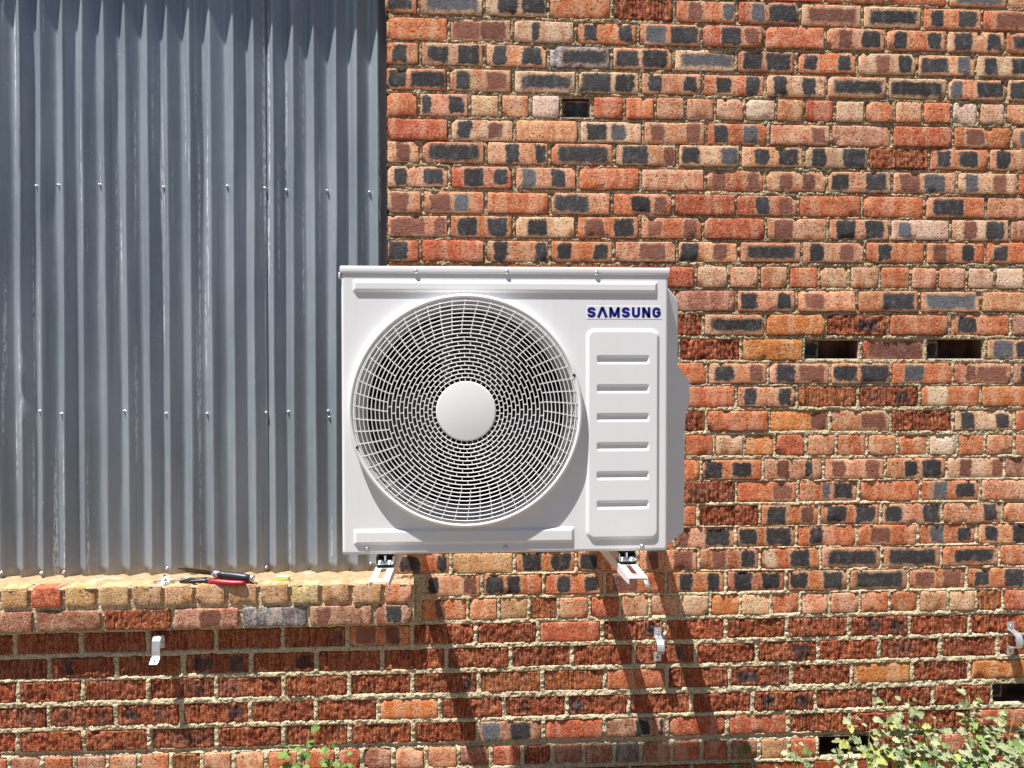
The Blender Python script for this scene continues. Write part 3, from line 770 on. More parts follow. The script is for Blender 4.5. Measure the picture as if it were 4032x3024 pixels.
# ------------------------------------------------------------------ outdoor unit
FX0, FX1, FZ0, FZ1 = -0.3885, 0.5865, 1.1545, 1.9935
CX, CZ = -0.0215, 1.5815
KS = 0.909
def tp(p): return Vector((p[0] * KS, (p[1] + .5) * KS - .70, 1.7 + (p[2] - 1.7) * KS))   # true size and stand-off of the unit
ac = empty('outdoor_unit', tp((0.10, -0.34, 1.1545)), 'white outdoor air conditioning unit with a round fan grille hung on the brick wall', 'air conditioner')
DONE = set(); BS_ = [None]
def lk(name, me, m, parent=ac): 
    o = bpy.data.objects.new(name, me); 
    if len(me.materials) == 0: me.materials.append(m)
    col.objects.link(o); o.parent = parent
    off = Vector((0, 0, 0)); p = parent; root = parent
    while p is not None: off += p.location; root = p; p = p.parent
    if root == ac and me.name not in DONE:
        DONE.add(me.name)
        if me != BS_[0]:
            A_ = np.empty(len(me.vertices) * 3, dtype=np.float32); me.vertices.foreach_get('co', A_); A_ = A_.reshape(-1, 3)
            A_ = A_ * KS; A_[:, 1] += .5 * KS - .70; A_[:, 2] += 1.7 - 1.7 * KS
            me.vertices.foreach_set('co', A_.ravel()); me.update()
    o.location = -off
    return o
def sst(a, b, v): 
    t = np.clip((v - a) / (b - a), 0, 1); return t * t * (3 - 2 * t)
def rrect(X, Z, x0, x1, z0, z1, r):
    qx = np.abs(X - (x0 + x1) / 2) - (x1 - x0) / 2 + r; qz = np.abs(Z - (z0 + z1) / 2) - (z1 - z0) / 2 + r
    return np.hypot(np.maximum(qx, 0), np.maximum(qz, 0)) + np.minimum(np.maximum(qx, qz), 0) - r
st = 0.0024
xs = np.arange(FX0, FX1 + st / 2, st); zs = np.arange(FZ0, FZ1 + st / 2, st)
X, Z = np.meshgrid(xs, zs); H = np.zeros_like(X)
def press(x0, x1, z0, z1, r, h, s): 
    d = rrect(X, Z, x0, x1, z0, z1, r); return h * sst(0, s, -d)
H += press(-.354, .5525, 1.9315, 1.9675, .003, .0068, .0085)
H = np.maximum(H, press(-.354, .302, 1.1845, 1.2315, .003, .0068, .0085))
PN = press(.336, .5595, 1.1915, 1.8265, .026, .0070, .010)
H = np.maximum(H, PN)
for zc in (1.733, 1.646, 1.560, 1.4725, 1.3855, 1.2975):
    H -= press(.368, .527, zc - .0125, zc + .0125, .006, .0060, .0078)
edge = -rrect(X, Z, FX0, FX1, FZ0, FZ1, .012)
rr_ = .010; e_ = np.clip(rr_ - edge, 0, rr_); H -= rr_ - np.sqrt(np.maximum(rr_ ** 2 - e_ ** 2, 0))
rad = np.hypot(X - CX, Z - CZ)
V = np.stack([X, -0.5 - H, Z], -1).reshape(-1, 3); idx = np.arange(X.size).reshape(X.shape)
cell = (rad > .3345)[:-1, :-1] & (rad > .3345)[1:, 1:] & (rad > .3345)[:-1, 1:] & (rad > .3345)[1:, :-1]
Q = np.stack([idx[:-1, :-1], idx[:-1, 1:], idx[1:, 1:], idx[1:, :-1]], -1)[cell]
used = np.zeros(len(V), bool); used[Q.ravel()] = True; mp = np.cumsum(used) - 1
front = lk('front_panel', quadmesh('front_panel', V[used], mp[Q], True), M_WHITE)
# casing: sides, bottom, back; black liners put in for the shade inside
v1 = join(box(FX0, FX0 + .002, -.4905, -.182, FZ0, 1.99), box(FX1 - .002, FX1, -.4905, -.182, FZ0, 1.99), box(FX0, FX1, -.4905, -.182, FZ0, FZ0 + .002))
lk('casing', fix(mesh('casing', *v1)), M_WHITE)
lk('shade_liner', fix(mesh('shade_liner', *box(FX0 + .004, .34, -.20, -.19, FZ0 + .004, 1.985))), M_BLACK)
lk('shade_liner', fix(mesh('shade_liner', *box(.333, .340, -.488, -.19, FZ0 + .004, 1.985))), M_BLACK)
lk('shade_liner', fix(mesh('shade_liner', *box(FX0 + .004, FX0 + .006, -.488, -.19, FZ0 + .004, 1.985))), M_BLACK)
lk('rear_grille', fix(mesh('rear_grille', *box(FX0 + .01, FX1 - .01, -.188, -.182, FZ0 + .01, 1.98))), M_GREY)
# lid
lid = lk('lid', bevbox('lid', -.3915, .5905, -.5045, -.176, 1.9875, 2.0085, .0045, 3), M_WHITE)
lk('lid_clip', bevbox('lid_clip', -.3955, -.390, -.500, -.47, 1.972, 1.990, .0015, 2), M_WHITE, lid)
def bolt_mesh(r=.0052):
    return mesh('screw', *lathe([(.0001, -.0058), (r * .55, -.0056), (r * .95, -.0038), (r, -.001), (r * 1.25, -.0006), (r * 1.25, .002)], 14), smooth=True)
BS = bolt_mesh(); BS_[0] = BS
for x, z, par, y in ((-169, 1993, lid, -.5045), (99, 1993, lid, -.5045), (367, 1991.5, lid, -.5045), (-316, 1174, front, -.5), (96, 1172, front, -.5), (508, 1170, front, -.5)):
    o = lk('screw', BS, M_STEEL, par); o.location = tp((x / 1000, y - .0004, z / 1000)) + o.location
# bezel and fan throat
bez = [(.3305, -.4995), (.3455, -.4995), (.3462, -.5035), (.3455, -.519), (.3425, -.5265), (.3375, -.5285), (.3325, -.5265), (.3305, -.520), (.327, -.512), (.318, -.500), (.309, -.478), (.304, -.45), (.302, -.40), (.302, -.388)]
bz = lk('bezel', fix(mesh('bezel', *lathe(bez[::-1], 160, c=(CX, 0, CZ)), smooth=True)), M_PLAST)
# grille
gy0, gy1 = -.5275, -.5210
r0 = .0875; nr = 20; dr = (.3285 - r0) / (nr + .45)
grille = lk('fan_grille', mesh('fan_grille', *lathe([(.3262, gy0 + .002), (.3300, gy0 + .002), (.3305, gy1 + .008), (.3258, gy1 + .008)], 144, closed=True, c=(CX, 0, CZ)), smooth=False), M_PLAST)
def dome(r): return 0.0045 * (1 - (r / .33) ** 2)
for k in range(1, nr + 1):
    r = r0 + dr * k; w = .00150
    y0_, y1_ = gy0 - dome(r), gy1 - dome(r)
    a = lathe([(r - w, y1_), (r - w * .9, y0_ + .0008), (r - w * .3, y0_), (r + w * .3, y0_), (r + w * .9, y0_ + .0008), (r + w, y1_)], 112, closed=True, c=(CX, 0, CZ))
    lk('grille_ring', fix(mesh('grille_ring', *a, smooth=True)), M_PLAST, grille)
def bar(ra, rb, ta, tb, w=.00135, dy=.0008):
    pa = (CX + ra * math.cos(ta), CZ + ra * math.sin(ta)); pb = (CX + rb * math.cos(tb), CZ + rb * math.sin(tb))
    dx, dz = pb[0] - pa[0], pb[1] - pa[1]; L = math.hypot(dx, dz); nx, nz = -dz / L * w, dx / L * w
    ya, yb = -dome(ra), -dome(rb)
    V = []
    for (px_, pz_), yo in ((pa, ya), (pb, yb)):
        for s in (-1, 1):
            for yy in (gy0 + dy, gy1): V.append((px_ + nx * s, yy + yo, pz_ + nz * s))
    F = [(0, 2, 3, 1), (4, 5, 7, 6), (0, 1, 5, 4), (2, 6, 7, 3), (0, 4, 6, 2), (1, 3, 7, 5)]
    return V, F
sg = []
for k in range(0, nr + 1):
    ra = r0 + dr * k; rb = r0 + dr * (k + 1) if k < nr else .3285
    if k < 12:
        nn = 36 if k >= 2 else 36
        for i in range(nn):
            t = 2 * math.pi * (i + .5 * (k % 2)) / nn + .02
            sg.append(bar(ra, rb, t, t + .01))
    else:
        nn = 54
        for i in range(nn):
            tw = lambda r: -0.55 * (r - .23) - .6 * (r - .23) * 0
            t = 2 * math.pi * i / nn
            sg.append(bar(ra, rb, t + tw(ra), t + tw(rb)))
# the spokes stand a little past the outer ring
tag(lk('grille_spokes', fix(mesh('grille_spokes', *join(*sg))), M_PLAST, grille), kind='stuff')
hub = lk('hub_cap', mesh('hub_cap', *lathe([(.0001, -.5335), (.0840, -.5335), (.0845, -.5334), (.0868, -.5325), (.0880, -.5305), (.0885, -.520)], 96, c=(CX, 0, CZ)), smooth=True), M_PLAST, grille)
for x, z in ((297, 1687), (-338, 1477)):
    a = lathe([(.0001, -.5295), (.0040, -.5295), (.0046, -.5285)], 14, c=(x / 1000, 0, z / 1000))
    lk('screw_hole', mesh('screw_hole', *a, smooth=True), M_BLACK, bz)
# fan
fan = lk('fan', mesh('fan', *lathe([(.0001, -.475), (.055, -.475), (.062, -.468), (.062, -.38)], 40, c=(CX, 0, CZ)), smooth=True), M_FAN)
for b_ in range(3):
    V = []; F = []; a0 = R(70 + 120 * b_)
    for i in range(9):
        for j in range(11):
            r = .055 + .235 * i / 8; sweep = R(78) * (j / 10 - .5) + R(26) * (i / 8) ** 1.4
            t = a0 + sweep; y = -.425 + .05 * (j / 10 - .5) * (1.15 - .4 * i / 8)
            V.append((CX + r * math.cos(t), y, CZ + r * math.sin(t)))
    for i in range(8):
        for j in range(10): q = i * 11 + j; F.append((q, q + 1, q + 12, q + 11))
    o = lk('blade', mesh('blade', V, F, True), M_FAN, fan); md = o.modifiers.new('thickness', 'SOLIDIFY'); md.thickness = .003
lk('motor_strut', fix(mesh('motor_strut', *join(box(-.093, -.069, -.492, -.485, CZ + .08, 1.925), box(-.066, -.064, -.492, -.47, CZ + .08, 1.925), box(-.093, -.069, -.30, -.295, 1.17, CZ)))), M_STRUT)
# logo: plate and letters drawn with thick strokes
lx0, lx1, lz0, lz1 = .3405, .5625, 1.8590, 1.8905
plate = lk('logo_plate', bevbox('logo_plate', .3375, .5655, -.5006, -.4995, 1.8550, 1.8945, .0004, 1), M_LOGO)
def stroke(pts, w):
    P = [Vector((p[0], p[1])) for p in pts]; L, Rr = [], []
    for i, p in enumerate(P):
        d0 = (P[i] - P[i - 1]).normalized() if i else (P[1] - P[0]).normalized()
        d1 = (P[i + 1] - P[i]).normalized() if i < len(P) - 1 else d0
        nrm = Vector((-(d0 + d1).y, (d0 + d1).x)).normalized(); c_ = max(.5, nrm.dot(Vector((-d0.y, d0.x))))
        L.append(p + nrm * w / 2 / c_); Rr.append(p - nrm * w / 2 / c_)
    V, F = [], []
    for p in L + Rr: V.append((p.x, -.50085, p.y))
    n_ = len(P)
    for p in L + Rr: V.append((p.x, -.5005, p.y))
    for i in range(n_ - 1):
        F.append((i, i + 1, n_ + i + 1, n_ + i)); 
    m_ = 2 * n_
    loop = list(range(n_)) + list(range(2 * n_ - 1, n_ - 1, -1))
    for i in range(len(loop)): a, b = loop[i], loop[(i + 1) % len(loop)]; F.append((a, b, b + m_, a + m_))
    return V, F
HH = lz1 - lz0; W7 = (lx1 - lx0); S_ = HH * .265
gw = W7 / 7.0
def arc(cx_, cz_, rx, rz, a0, a1, n_=8): return [(cx_ + rx * math.cos(R(a0 + (a1 - a0) * i / n_)), cz_ + rz * math.sin(R(a0 + (a1 - a0) * i / n_))) for i in range(n_ + 1)]
def letter(ch, x0, w):
    z0, z1, zm = lz0, lz1, (lz0 + lz1) / 2; s = S_; a, b = x0 + s / 2, x0 + w - s / 2; cx_ = (a + b) / 2; rx = (b - a) / 2
    if ch == 'S':
        rz = (z1 - z0 - s) / 4
        p = arc(cx_, z1 - s / 2 - rz, rx, rz, -5, 90, 6) + arc(cx_, z1 - s / 2 - rz, rx, rz, 105, 215, 7) + arc(cx_, z0 + s / 2 + rz, rx, rz, 40, -90, 8) + arc(cx_, z0 + s / 2 + rz, rx, rz, -105, -185, 6)
        return [stroke(p, s)]
    if ch == 'A': return [stroke([(a - s * .25, z0), (cx_ , z1)], s * 1.05), stroke([(cx_, z1), (b + s * .25, z0)], s * 1.05)]
    if ch == 'M': return [stroke([(a, z0), (a, z1)], s), stroke([(b, z0), (b, z1)], s), stroke([(a, z1 - s * .1), (cx_, z0 + s * .4)], s * .95), stroke([(cx_, z0 + s * .4), (b, z1 - s * .1)], s * .95)]
    if ch == 'U': return [stroke([(a, z1)] + arc(cx_, z0 + s / 2 + rx * .8, rx, rx * .8, 180, 360, 10) + [(b, z1)], s)]
    if ch == 'N': return [stroke([(a, z0), (a, z1)], s), stroke([(b, z0), (b, z1)], s), stroke([(a, z1 - s * .2), (b, z0 + s * .2)], s * 1.1)]
    if ch == 'G': return [stroke(arc(cx_, z1 - s / 2 - rx * .9, rx, rx * .9, 5, 180, 9) + arc(cx_, z0 + s / 2 + rx * .9, rx, rx * .9, 180, 350, 9) + [(b, zm)] , s), stroke([(b + s / 2, zm - s * .0), (cx_ - s * .05, zm - s * .0)], s * .8)]
widths = dict(S=.84, A=.98, M=1.08, U=.84, N=.86, G=.86)
txt = 'SAMSUNG'; tot = sum(widths[c] for c in txt); gap = .19; tot += gap * 6; un = W7 / tot; x = lx0
for ch in txt:
    w = widths[ch] * un
    lk('letter', fix(mesh('letter', *join(*letter(ch, x, w)))), M_BLUE, plate)
    x += w + gap * un
# valve cover on the right side: its face slants back towards the wall
pc = [(584, 1982), (656, 1921), (655, 1718), (701, 1663), (702, 1597), (686, 1560), (683, 1507), (681, 1188), (584, 1138)]
V = []
n_ = len(pc)
def yc(x): return -.430 + (x - .584) * .55
pc = [(x if x == 584 else x * .985, z) for x, z in pc]
ft = [(x / 1000, yc(x / 1000), z / 1000) for x, z in pc]; bk = [(x / 1000, -.20, z / 1000) for x, z in pc]
V = ft + bk; F = [tuple(range(n_)), tuple(range(2 * n_ - 1, n_ - 1, -1))] + [(i, i + n_, (i + 1) % n_ + n_, (i + 1) % n_) for i in range(n_)]
me = fix(mesh('valve_cover', V, F))
import bmesh
bm = bmesh.new(); bm.from_mesh(me)
ed = [e for e in bm.edges if all(v.co.y < -.25 for v in e.verts) and not all(abs(v.co.x - .584) < .001 for v in e.verts)]
bmesh.ops.bevel(bm, geom=ed, offset=.005, segments=2, profile=.5, affect='EDGES'); bm.to_mesh(me); bm.free()
lk('valve_cover', me, M_COVER)
# lagged pipes from the wall into the cover: a thing of their own
for i, (px_, pz_, rr, lab) in enumerate(((.598, 1.30, .036, 'thick lagged refrigerant pipe running from the wall behind the unit'), (.555, 1.40, .020, 'thin lagged refrigerant pipe running from the wall behind the unit'))):
    tag(link('refrigerant_pipe', mesh('refrigerant_pipe', *tube([(px_, .05, pz_), (px_, -.20, pz_), (px_, -.47, pz_)], rr, 16), smooth=True), M_PIPE), lab, 'pipe', 'lagged pipes behind the unit')

# ------------------------------------------------------------------ wall brackets
def bracket(xc, lab, skew=0.0):
    t = empty('wall_bracket', (xc * KS, 0, 1.7 - .584 * KS), lab, 'bracket', 'brackets carrying the unit')
    w, T, yt, yb = .0250, .0022, -.832, -.012
    dt, db = .016, .060
    zt = 0.0
    # top flange with a slot, built round the slot
    s0, s1, sw = -.804, -.704, .0077
    A = join(box(-w, -sw, yt, yb, -T, 0), box(sw, w, yt, yb, -T, 0), box(-sw, sw, yt, s0, -T, 0), box(-sw, sw, s1, yb, -T, 0))
    a = link('top_flange', fix(mesh('top_flange', *A)), M_PLAST, t)
    for s in (-1, 1):
        x0, x1 = (-w, -w + T) if s < 0 else (w - T, w)
        V = [(x, y, z) for x in (x0, x1) for y, z in ((yt, -T), (yt, -dt), (yt + .05, -dt - .004), (yb, -db), (yb, -T))]
        F = [(0, 1, 2, 3, 4), (9, 8, 7, 6, 5)] + [(i, i + 5, (i + 1) % 5 + 5, (i + 1) % 5) for i in range(5)]
        link('side_flange', fix(mesh('side_flange', V, F)), M_PLAST, t)
    link('wall_plate', bevbox('wall_plate', -.03, .03, -.012, .002, -.03, .45, .002, 1), M_PLAST, t)
    # rubber pad, washer plate and bolt under the foot of the unit
    link('rubber_pad', bevbox('rubber_pad', -.0215, .0215, -.700, -.645, .001, .010, .003, 2), M_RUBBER, t)
    V, F = join(box(-.0237, .0237, -.706, -.65, .0100, .0115), box(-.0238, -.0222, -.706, -.65, .0100, .030), box(.0222, .0238, -.706, -.65, .0100, .030))
    f = link('foot_channel', fix(mesh('foot_channel', V, F)), M_STEEL, t)
    for s in (-1, 1):
        link('foot_lug', mesh('foot_lug', *lathe([(.0001, .0200), (.0055, .0195), (.009, .016), (.0112, .0116)], 16, axis='z', c=(.0130 * s, -.692, 0)), smooth=True), M_STEEL, f)
    link('foot_block', bevbox('foot_block', -.020, .020, -.675, -.65, .012, .0345, .001, 1), M_RUBBER, t)
    link('foot_bolt', mesh('foot_bolt', *lathe([(.0001, .030), (.005, .030), (.005, .0115)], 6, axis='z', c=(0, -.684, 0))), M_STEEL, t)
    return t
bl = bracket(-.2675, 'left white slotted steel bracket under the unit, above the window sill')
br = bracket(.4665, 'right white slotted steel bracket under the unit, with tape at its tip')
bl.rotation_euler = (0, 0, R(0.3)); br.rotation_euler = (0, 0, R(-.2))
pts = [(.443, -.834, 1.163), (.444, -.842, 1.159), (.446, -.844, 1.153), (.448, -.842, 1.146), (.449, -.838, 1.141)]
V, F = [], []
for p in pts:
    V += [(p[0] - .009, p[1], p[2]), (p[0] + .003, p[1], p[2])]
for i in range(len(pts) - 1): F.append((2 * i, 2 * i + 1, 2 * i + 3, 2 * i + 2))
o = link('tape', mesh('tape', V, F, True), M_ZBLUE); o.modifiers.new('thickness', 'SOLIDIFY').thickness = .0012
tag(o, 'pale strip of tape curling off the tip of the right bracket', 'tape')

# ------------------------------------------------------------------ saddle clips on the wall
def clip(name, loc, rz, lab, w=.027, rad=.021, foot=.034, ry=0, bulge=.052, screws=('top',), rx=0):
    t = empty(name, loc, lab, 'pipe clip', 'metal saddle clips on the lower wall', (rx, ry, rz))
    def strip(path, m=12):
        V, F = [], []
        T = .0018
        nrm = []
        for i, p in enumerate(path):
            a = Vector(path[max(i - 1, 0)]); b = Vector(path[min(i + 1, len(path) - 1)]); d = (b - a).normalized(); nrm.append(Vector((d.y, -d.x)))
        for s in (-1, 1):
            for p, q in zip(path, nrm):
                V.append((s * w / 2, p[0], p[1])); V.append((s * w / 2, p[0] - q.x * T, p[1] - q.y * T))
        n_ = len(path)
        for i in range(n_ - 1):
            a, b = 2 * i, 2 * (i + 1); o_ = 2 * n_
            F += [(a, b, b + o_, a + o_), (a + 1, a + 1 + o_, b + 1 + o_, b + 1), (a, a + 1, b + 1, b), (a + o_, b + o_, b + 1 + o_, a + 1 + o_)]
        F += [(0, 2 * n_, 2 * n_ + 1, 1), (2 * n_ - 2, 2 * n_ - 1, 4 * n_ - 1, 4 * n_ - 2)]
        return mesh('strap', V, F, False)
    e = .002
    H = rad + foot
    arch = [(-e - .004 - (bulge - .006) * math.cos(R(a)) ** .6, rad * math.sin(R(a))) for a in range(-80, 81, 16)]
    arch = [(-e, -rad - .004), (-e - .004, -rad - .001)] + arch + [(-e - .004, rad + .001), (-e, rad + .004)]
    s = link('arch', fix(strip(arch)), M_CLIP, t)
    for sg_ in (-1, 1):
        z0, z1 = sorted((sg_ * (rad + .004), sg_ * H))
        hz_ = sg_ * (rad + foot * .60)
        # foot with a hole: ring of quads
        N = 16; V = []; F = []
        for yy in (-e - .0018, -e):
            for i in range(N):
                a = 2 * math.pi * i / N; ca, sa = math.cos(a), math.sin(a)
                V.append((.0045 * ca, yy, hz_ + .0045 * sa))
            for i in range(N):
                a = 2 * math.pi * i / N; ca, sa = math.cos(a), math.sin(a)
                k_ = min((w / 2) / max(abs(ca), 1e-6), ((z1 - hz_) if sa > 0 else (hz_ - z0)) / max(abs(sa), 1e-6))
                V.append((k_ * ca, yy, hz_ + k_ * sa))
        for i in range(N):
            j = (i + 1) % N
            F += [(i, j, N + j, N + i), (2 * N + i, 3 * N + i, 3 * N + j, 2 * N + j), (i, 2 * N + i, 2 * N + j, j), (N + i, N + j, 3 * N + j, 3 * N + i)]
        link('foot', fix(mesh('foot', V, F)), M_CLIP, t)
        if (sg_ > 0 and 'top' in screws):
            link('screw', mesh('screw', *lathe([(.0001, -.008), (.0042, -.0072), (.0052, -.0045), (.0052, .002)], 12, c=(-.001, -.002, hz_)), smooth=True), M_STEEL, t)
    return t
clip('pipe_clip', (.681, -.004, .686), 0, 'zinc saddle clip on ribbed bricks below the right bracket, screwed at its top', rad=.027, foot=.036)
clip('pipe_clip', (2.037, -.006, .684), 0, 'zinc saddle clip on the ribbed brick at the far right end of the wall', w=.026, rad=.030, foot=.032)
tc = empty('pipe_clip', (-1.119, 0, .722), 'shiny saddle clip below the window sill with its lower foot bent forward, without a screw', 'pipe clip', 'metal saddle clips on the lower wall')
path = [(-.004, -.012), (-.005, .018)] + [(-.026 - .021 * math.cos(R(a)), .022 + .021 * math.sin(R(a))) for a in (170, 140, 110, 80, 50, 20, 0)][0:0]
path = [(-.004, -.014), (-.005, .012), (-.009, .028), (-.018, .038), (-.029, .041), (-.040, .036), (-.047, .025), (-.050, .010), (-.050, -.012), (-.048, -.026), (-.052, -.033), (-.066, -.043), (-.074, -.047)]
def strapmesh(path, w, T=.0018):
    V, F = [], []; n_ = len(path)
    for s_ in (-1, 1):
        for i_, p in enumerate(path):
            a = Vector(path[max(i_ - 1, 0)]); b = Vector(path[min(i_ + 1, n_ - 1)]); d = (b - a).normalized()
            V.append((s_ * w / 2, p[0], p[1])); V.append((s_ * w / 2, p[0] - d.y * T, p[1] + d.x * T))
    o_ = 2 * n_
    for i_ in range(n_ - 1):
        a, b = 2 * i_, 2 * (i_ + 1)
        F += [(a, b, b + o_, a + o_), (a + 1, a + 1 + o_, b + 1 + o_, b + 1), (a, a + 1, b + 1, b), (a + o_, b + o_, b + 1 + o_, a + 1 + o_)]
    F += [(0, o_, o_ + 1, 1), (o_ - 2, o_ - 1, 2 * o_ - 1, 2 * o_ - 2)]
    return fix(mesh('strap', V, F, False))
link('arch', strapmesh(path[1:10], .028), M_CLIP, tc)
link('foot', strapmesh(path[:2], .026), M_CLIP, tc)
link('foot', strapmesh(path[9:], .028), M_CLIP, tc)
link('foot_hole', mesh('foot_hole', *lathe([(.0001, .0012), (.0042, .0010)], 12, axis='z')), M_BLACK, tc, (0, -.062, -.0385), (R(33), 0, 0))

# ------------------------------------------------------------------ things on the sill
ZS = 0.9405
def oriented(path, fn): return [fn(p) for p in path]
# knife: lies across the pliers
kn = empty('knife', (-.92, -.012, ZS), 'knife with rusty blade and black handle lying across the pliers on the sill', 'knife')
def lkn(name, me, m, parent=kn):
    return lk(name, me, m, parent)
ax0 = Vector((-1.070, .020, .9845)); ax1 = Vector((-.779, -.036, .9615)); dv = (ax1 - ax0)
def along(s, up=0.0, side=0.0): 
    p = ax0 + dv * s; return (p.x + .18 * side, p.y - side, p.z + up)
# blade outline in length / width
bl_o = [(0, .002), (.06, .0075), (.18, .0115), (.32, .0125), (.455, .0115), (.455, -.0095), (.30, -.0105), (.15, -.008), (.05, -.003)]
V = [along(s, u * .85 + .0012, u * .5) for s, u in bl_o] + [along(s, u * .85 - .0012, u * .5) for s, u in bl_o]; n_ = len(bl_o)
F = [tuple(range(n_)), tuple(range(2 * n_ - 1, n_ - 1, -1))] + [(i, i + n_, (i + 1) % n_ + n_, (i + 1) % n_) for i in range(n_)]
lkn('blade', fix(mesh('blade', V, F)), M_BLADE)
lkn('bolster', mesh('bolster', *tube([along(.45), along(.48), along(.52), along(.555)], [.006, .0118, .0120, .0095], 14), smooth=True), M_STEEL)
lkn('handle', mesh('handle', *tube([along(.545), along(.56), along(.575), along(.62), along(.70), along(.78), along(.88), along(.955)], [.0125, .0155, .0115, .0125, .0135, .0140, .0125, .0105], 16), smooth=True), M_BLK)
lkn('pommel', mesh('pommel', *tube([along(.95), along(.958), along(.99), along(1.0)], [.0112, .0126, .0122, .0070], 16), smooth=True), M_STEEL)
pl = empty('pliers', (-.93, -.02, ZS), 'pliers with dark jaws and red grips lying under the knife on the sill', 'pliers')
za = ZS + .009
def lpl(n2, me, m): return lk(n2, me, m, pl)
for (a, b, c_, d) in (((-1.050, -.002), (-1.00, .003), (-.955, -.004), (-.93, -.012)), ((-1.046, -.020), (-1.00, -.024), (-.962, -.020), (-.935, -.026))):
    lpl('jaw', mesh('jaw', *tube([(a[0], a[1], za - .002), (b[0], b[1], za + .001), (c_[0], c_[1], za + .002), (d[0], d[1], za + .001)], [.0030, .0065, .0085, .0060], 10), smooth=True), M_DARKST)
lpl('pivot', mesh('pivot', *lathe([(.0001, za + .0125), (.006, za + .012), (.0075, za + .009), (.0075, za - .004)], 16, axis='z', c=(-.962, -.012, 0)), smooth=True), M_DARKST)
lpl('jaw_edge', mesh('jaw_edge', *tube([(-1.052, .004, za + .004), (-1.036, .006, za + .006), (-1.0, .004, za + .006)], [.0022, .003, .0022], 8), smooth=True), M_STEEL)
lpl('grip', mesh('grip', *tube([(-.940, -.030, za + .004), (-.93, -.033, za + .003), (-.90, -.040, za + .002), (-.86, -.046, za), (-.82, -.048, za - .001), (-.808, -.048, za - .001)], [.0075, .0095, .0100, .0095, .0090, .0060], 14), smooth=True), M_RED)
lpl('grip', mesh('grip', *tube([(-.935, .000, za), (-.90, .004, za), (-.85, -.004, za), (-.81, -.022, za), (-.792, -.032, za - .001)], [.0075, .0092, .0092, .0090, .0055], 14), smooth=True), M_RED)
# little hardware heap
hw = []
def nut(loc, r, h, m, lab, tilt=(0, 0, 0)):
    V, F = lathe([(r * .5, 0), (r, 0), (r, h), (r * .5, h)], 6, axis='z', closed=True)
    return tag(link('nut', fix(mesh('nut', V, F)), m, None, loc, tilt), lab, 'nut', 'loose hardware on the sill')
def bolt(loc, rot, L, r, m, lab):
    t = empty('bolt', loc, lab, 'bolt', 'loose hardware on the sill', rot)
    link('head', fix(mesh('head', *join(lathe([(.0001, 0), (r * 1.9, 0), (r * 1.9, r * 1.2), (.0001, r * 1.2)], 6, axis='z')))), m, t)
    prof = [(.0001, r)];  z_ = r
    while z_ < L: prof += [(r, z_), (r * .86, z_ + .0009)]; z_ += .0018
    prof += [(.0001, L)]
    link('shank', mesh('shank', *lathe(prof, 10, axis='z')), m, t)
    return t
bolt((-1.062, .012, ZS + .008), (R(90), 0, R(-68)), .042, .0045, M_ZBLUE, 'pale zinc bolt lying flat beside the pliers tips')
bolt((-1.112, .006, ZS + .004), (R(14), R(10), 0), .030, .0045, M_ZBLUE, 'short zinc bolt standing tilted in the heap of nuts')
bolt((-1.098, -.004, ZS + .006), (R(-60), R(0), R(35)), .034, .0042, M_ZBLUE, 'zinc bolt leaning against the heap of nuts')
nut((-1.134, -.008, ZS + .001), .0085, .007, M_BRASS, 'yellow nut on the left of the hardware heap', (R(12), R(-10), 0))
nut((-1.104, -.028, ZS + .001), .0085, .007, M_BRASS, 'yellow nut at the front of the hardware heap', (R(50), R(8), 0))
nut((-1.088, -.026, ZS + .003), .0080, .007, M_BRASS, 'yellow nut tilted on its edge beside the front nut', (R(70), R(-20), 0))
nut((-1.074, -.014, ZS + .001), .0080, .006, M_BRASS, 'yellow nut on the right of the hardware heap', (R(10), R(18), 0))
nut((-1.116, -.016, ZS + .007), .0085, .007, M_ZBLUE, 'grey zinc nut on top of the hardware heap', (R(35), R(-30), 0))
def washer(loc, r, rot, lab):
    V, F = lathe([(r * .45, 0), (r, 0), (r, .0016), (r * .45, .0016)], 20, axis='z', closed=True)
    tag(link('washer', fix(mesh('washer', V, F)), M_ZBLUE, None, loc, rot), lab, 'washer', 'loose hardware on the sill')
washer((-1.136, -.036, ZS + .001), .0125, (R(6), 0, 0), 'flat zinc washer lying at the sill edge')
washer((-1.098, -.012, ZS + .012), .0140, (R(48), R(15), 0), 'domed zinc washer leaning on the hardware heap')
lv = empty('spirit_level_vial', (-.688, .005, ZS), 'small lime green spirit level vial block on the sill', 'level vial')
lv.rotation_euler = (0, 0, R(-14))
link('vial_block', bevbox('vial_block', -.023, .023, -.009, .009, .001, .016, .0025, 2), M_GREEN, lv)
link('clear_edge', bevbox('clear_edge', -.0235, .0235, -.0095, .0095, .0130, .0185, .0015, 1), M_CLEAR, lv)
link('end_cap', bevbox('end_cap', -.0255, -.0225, -.0095, .0095, .001, .0185, .001, 1), M_CLEAR, lv)

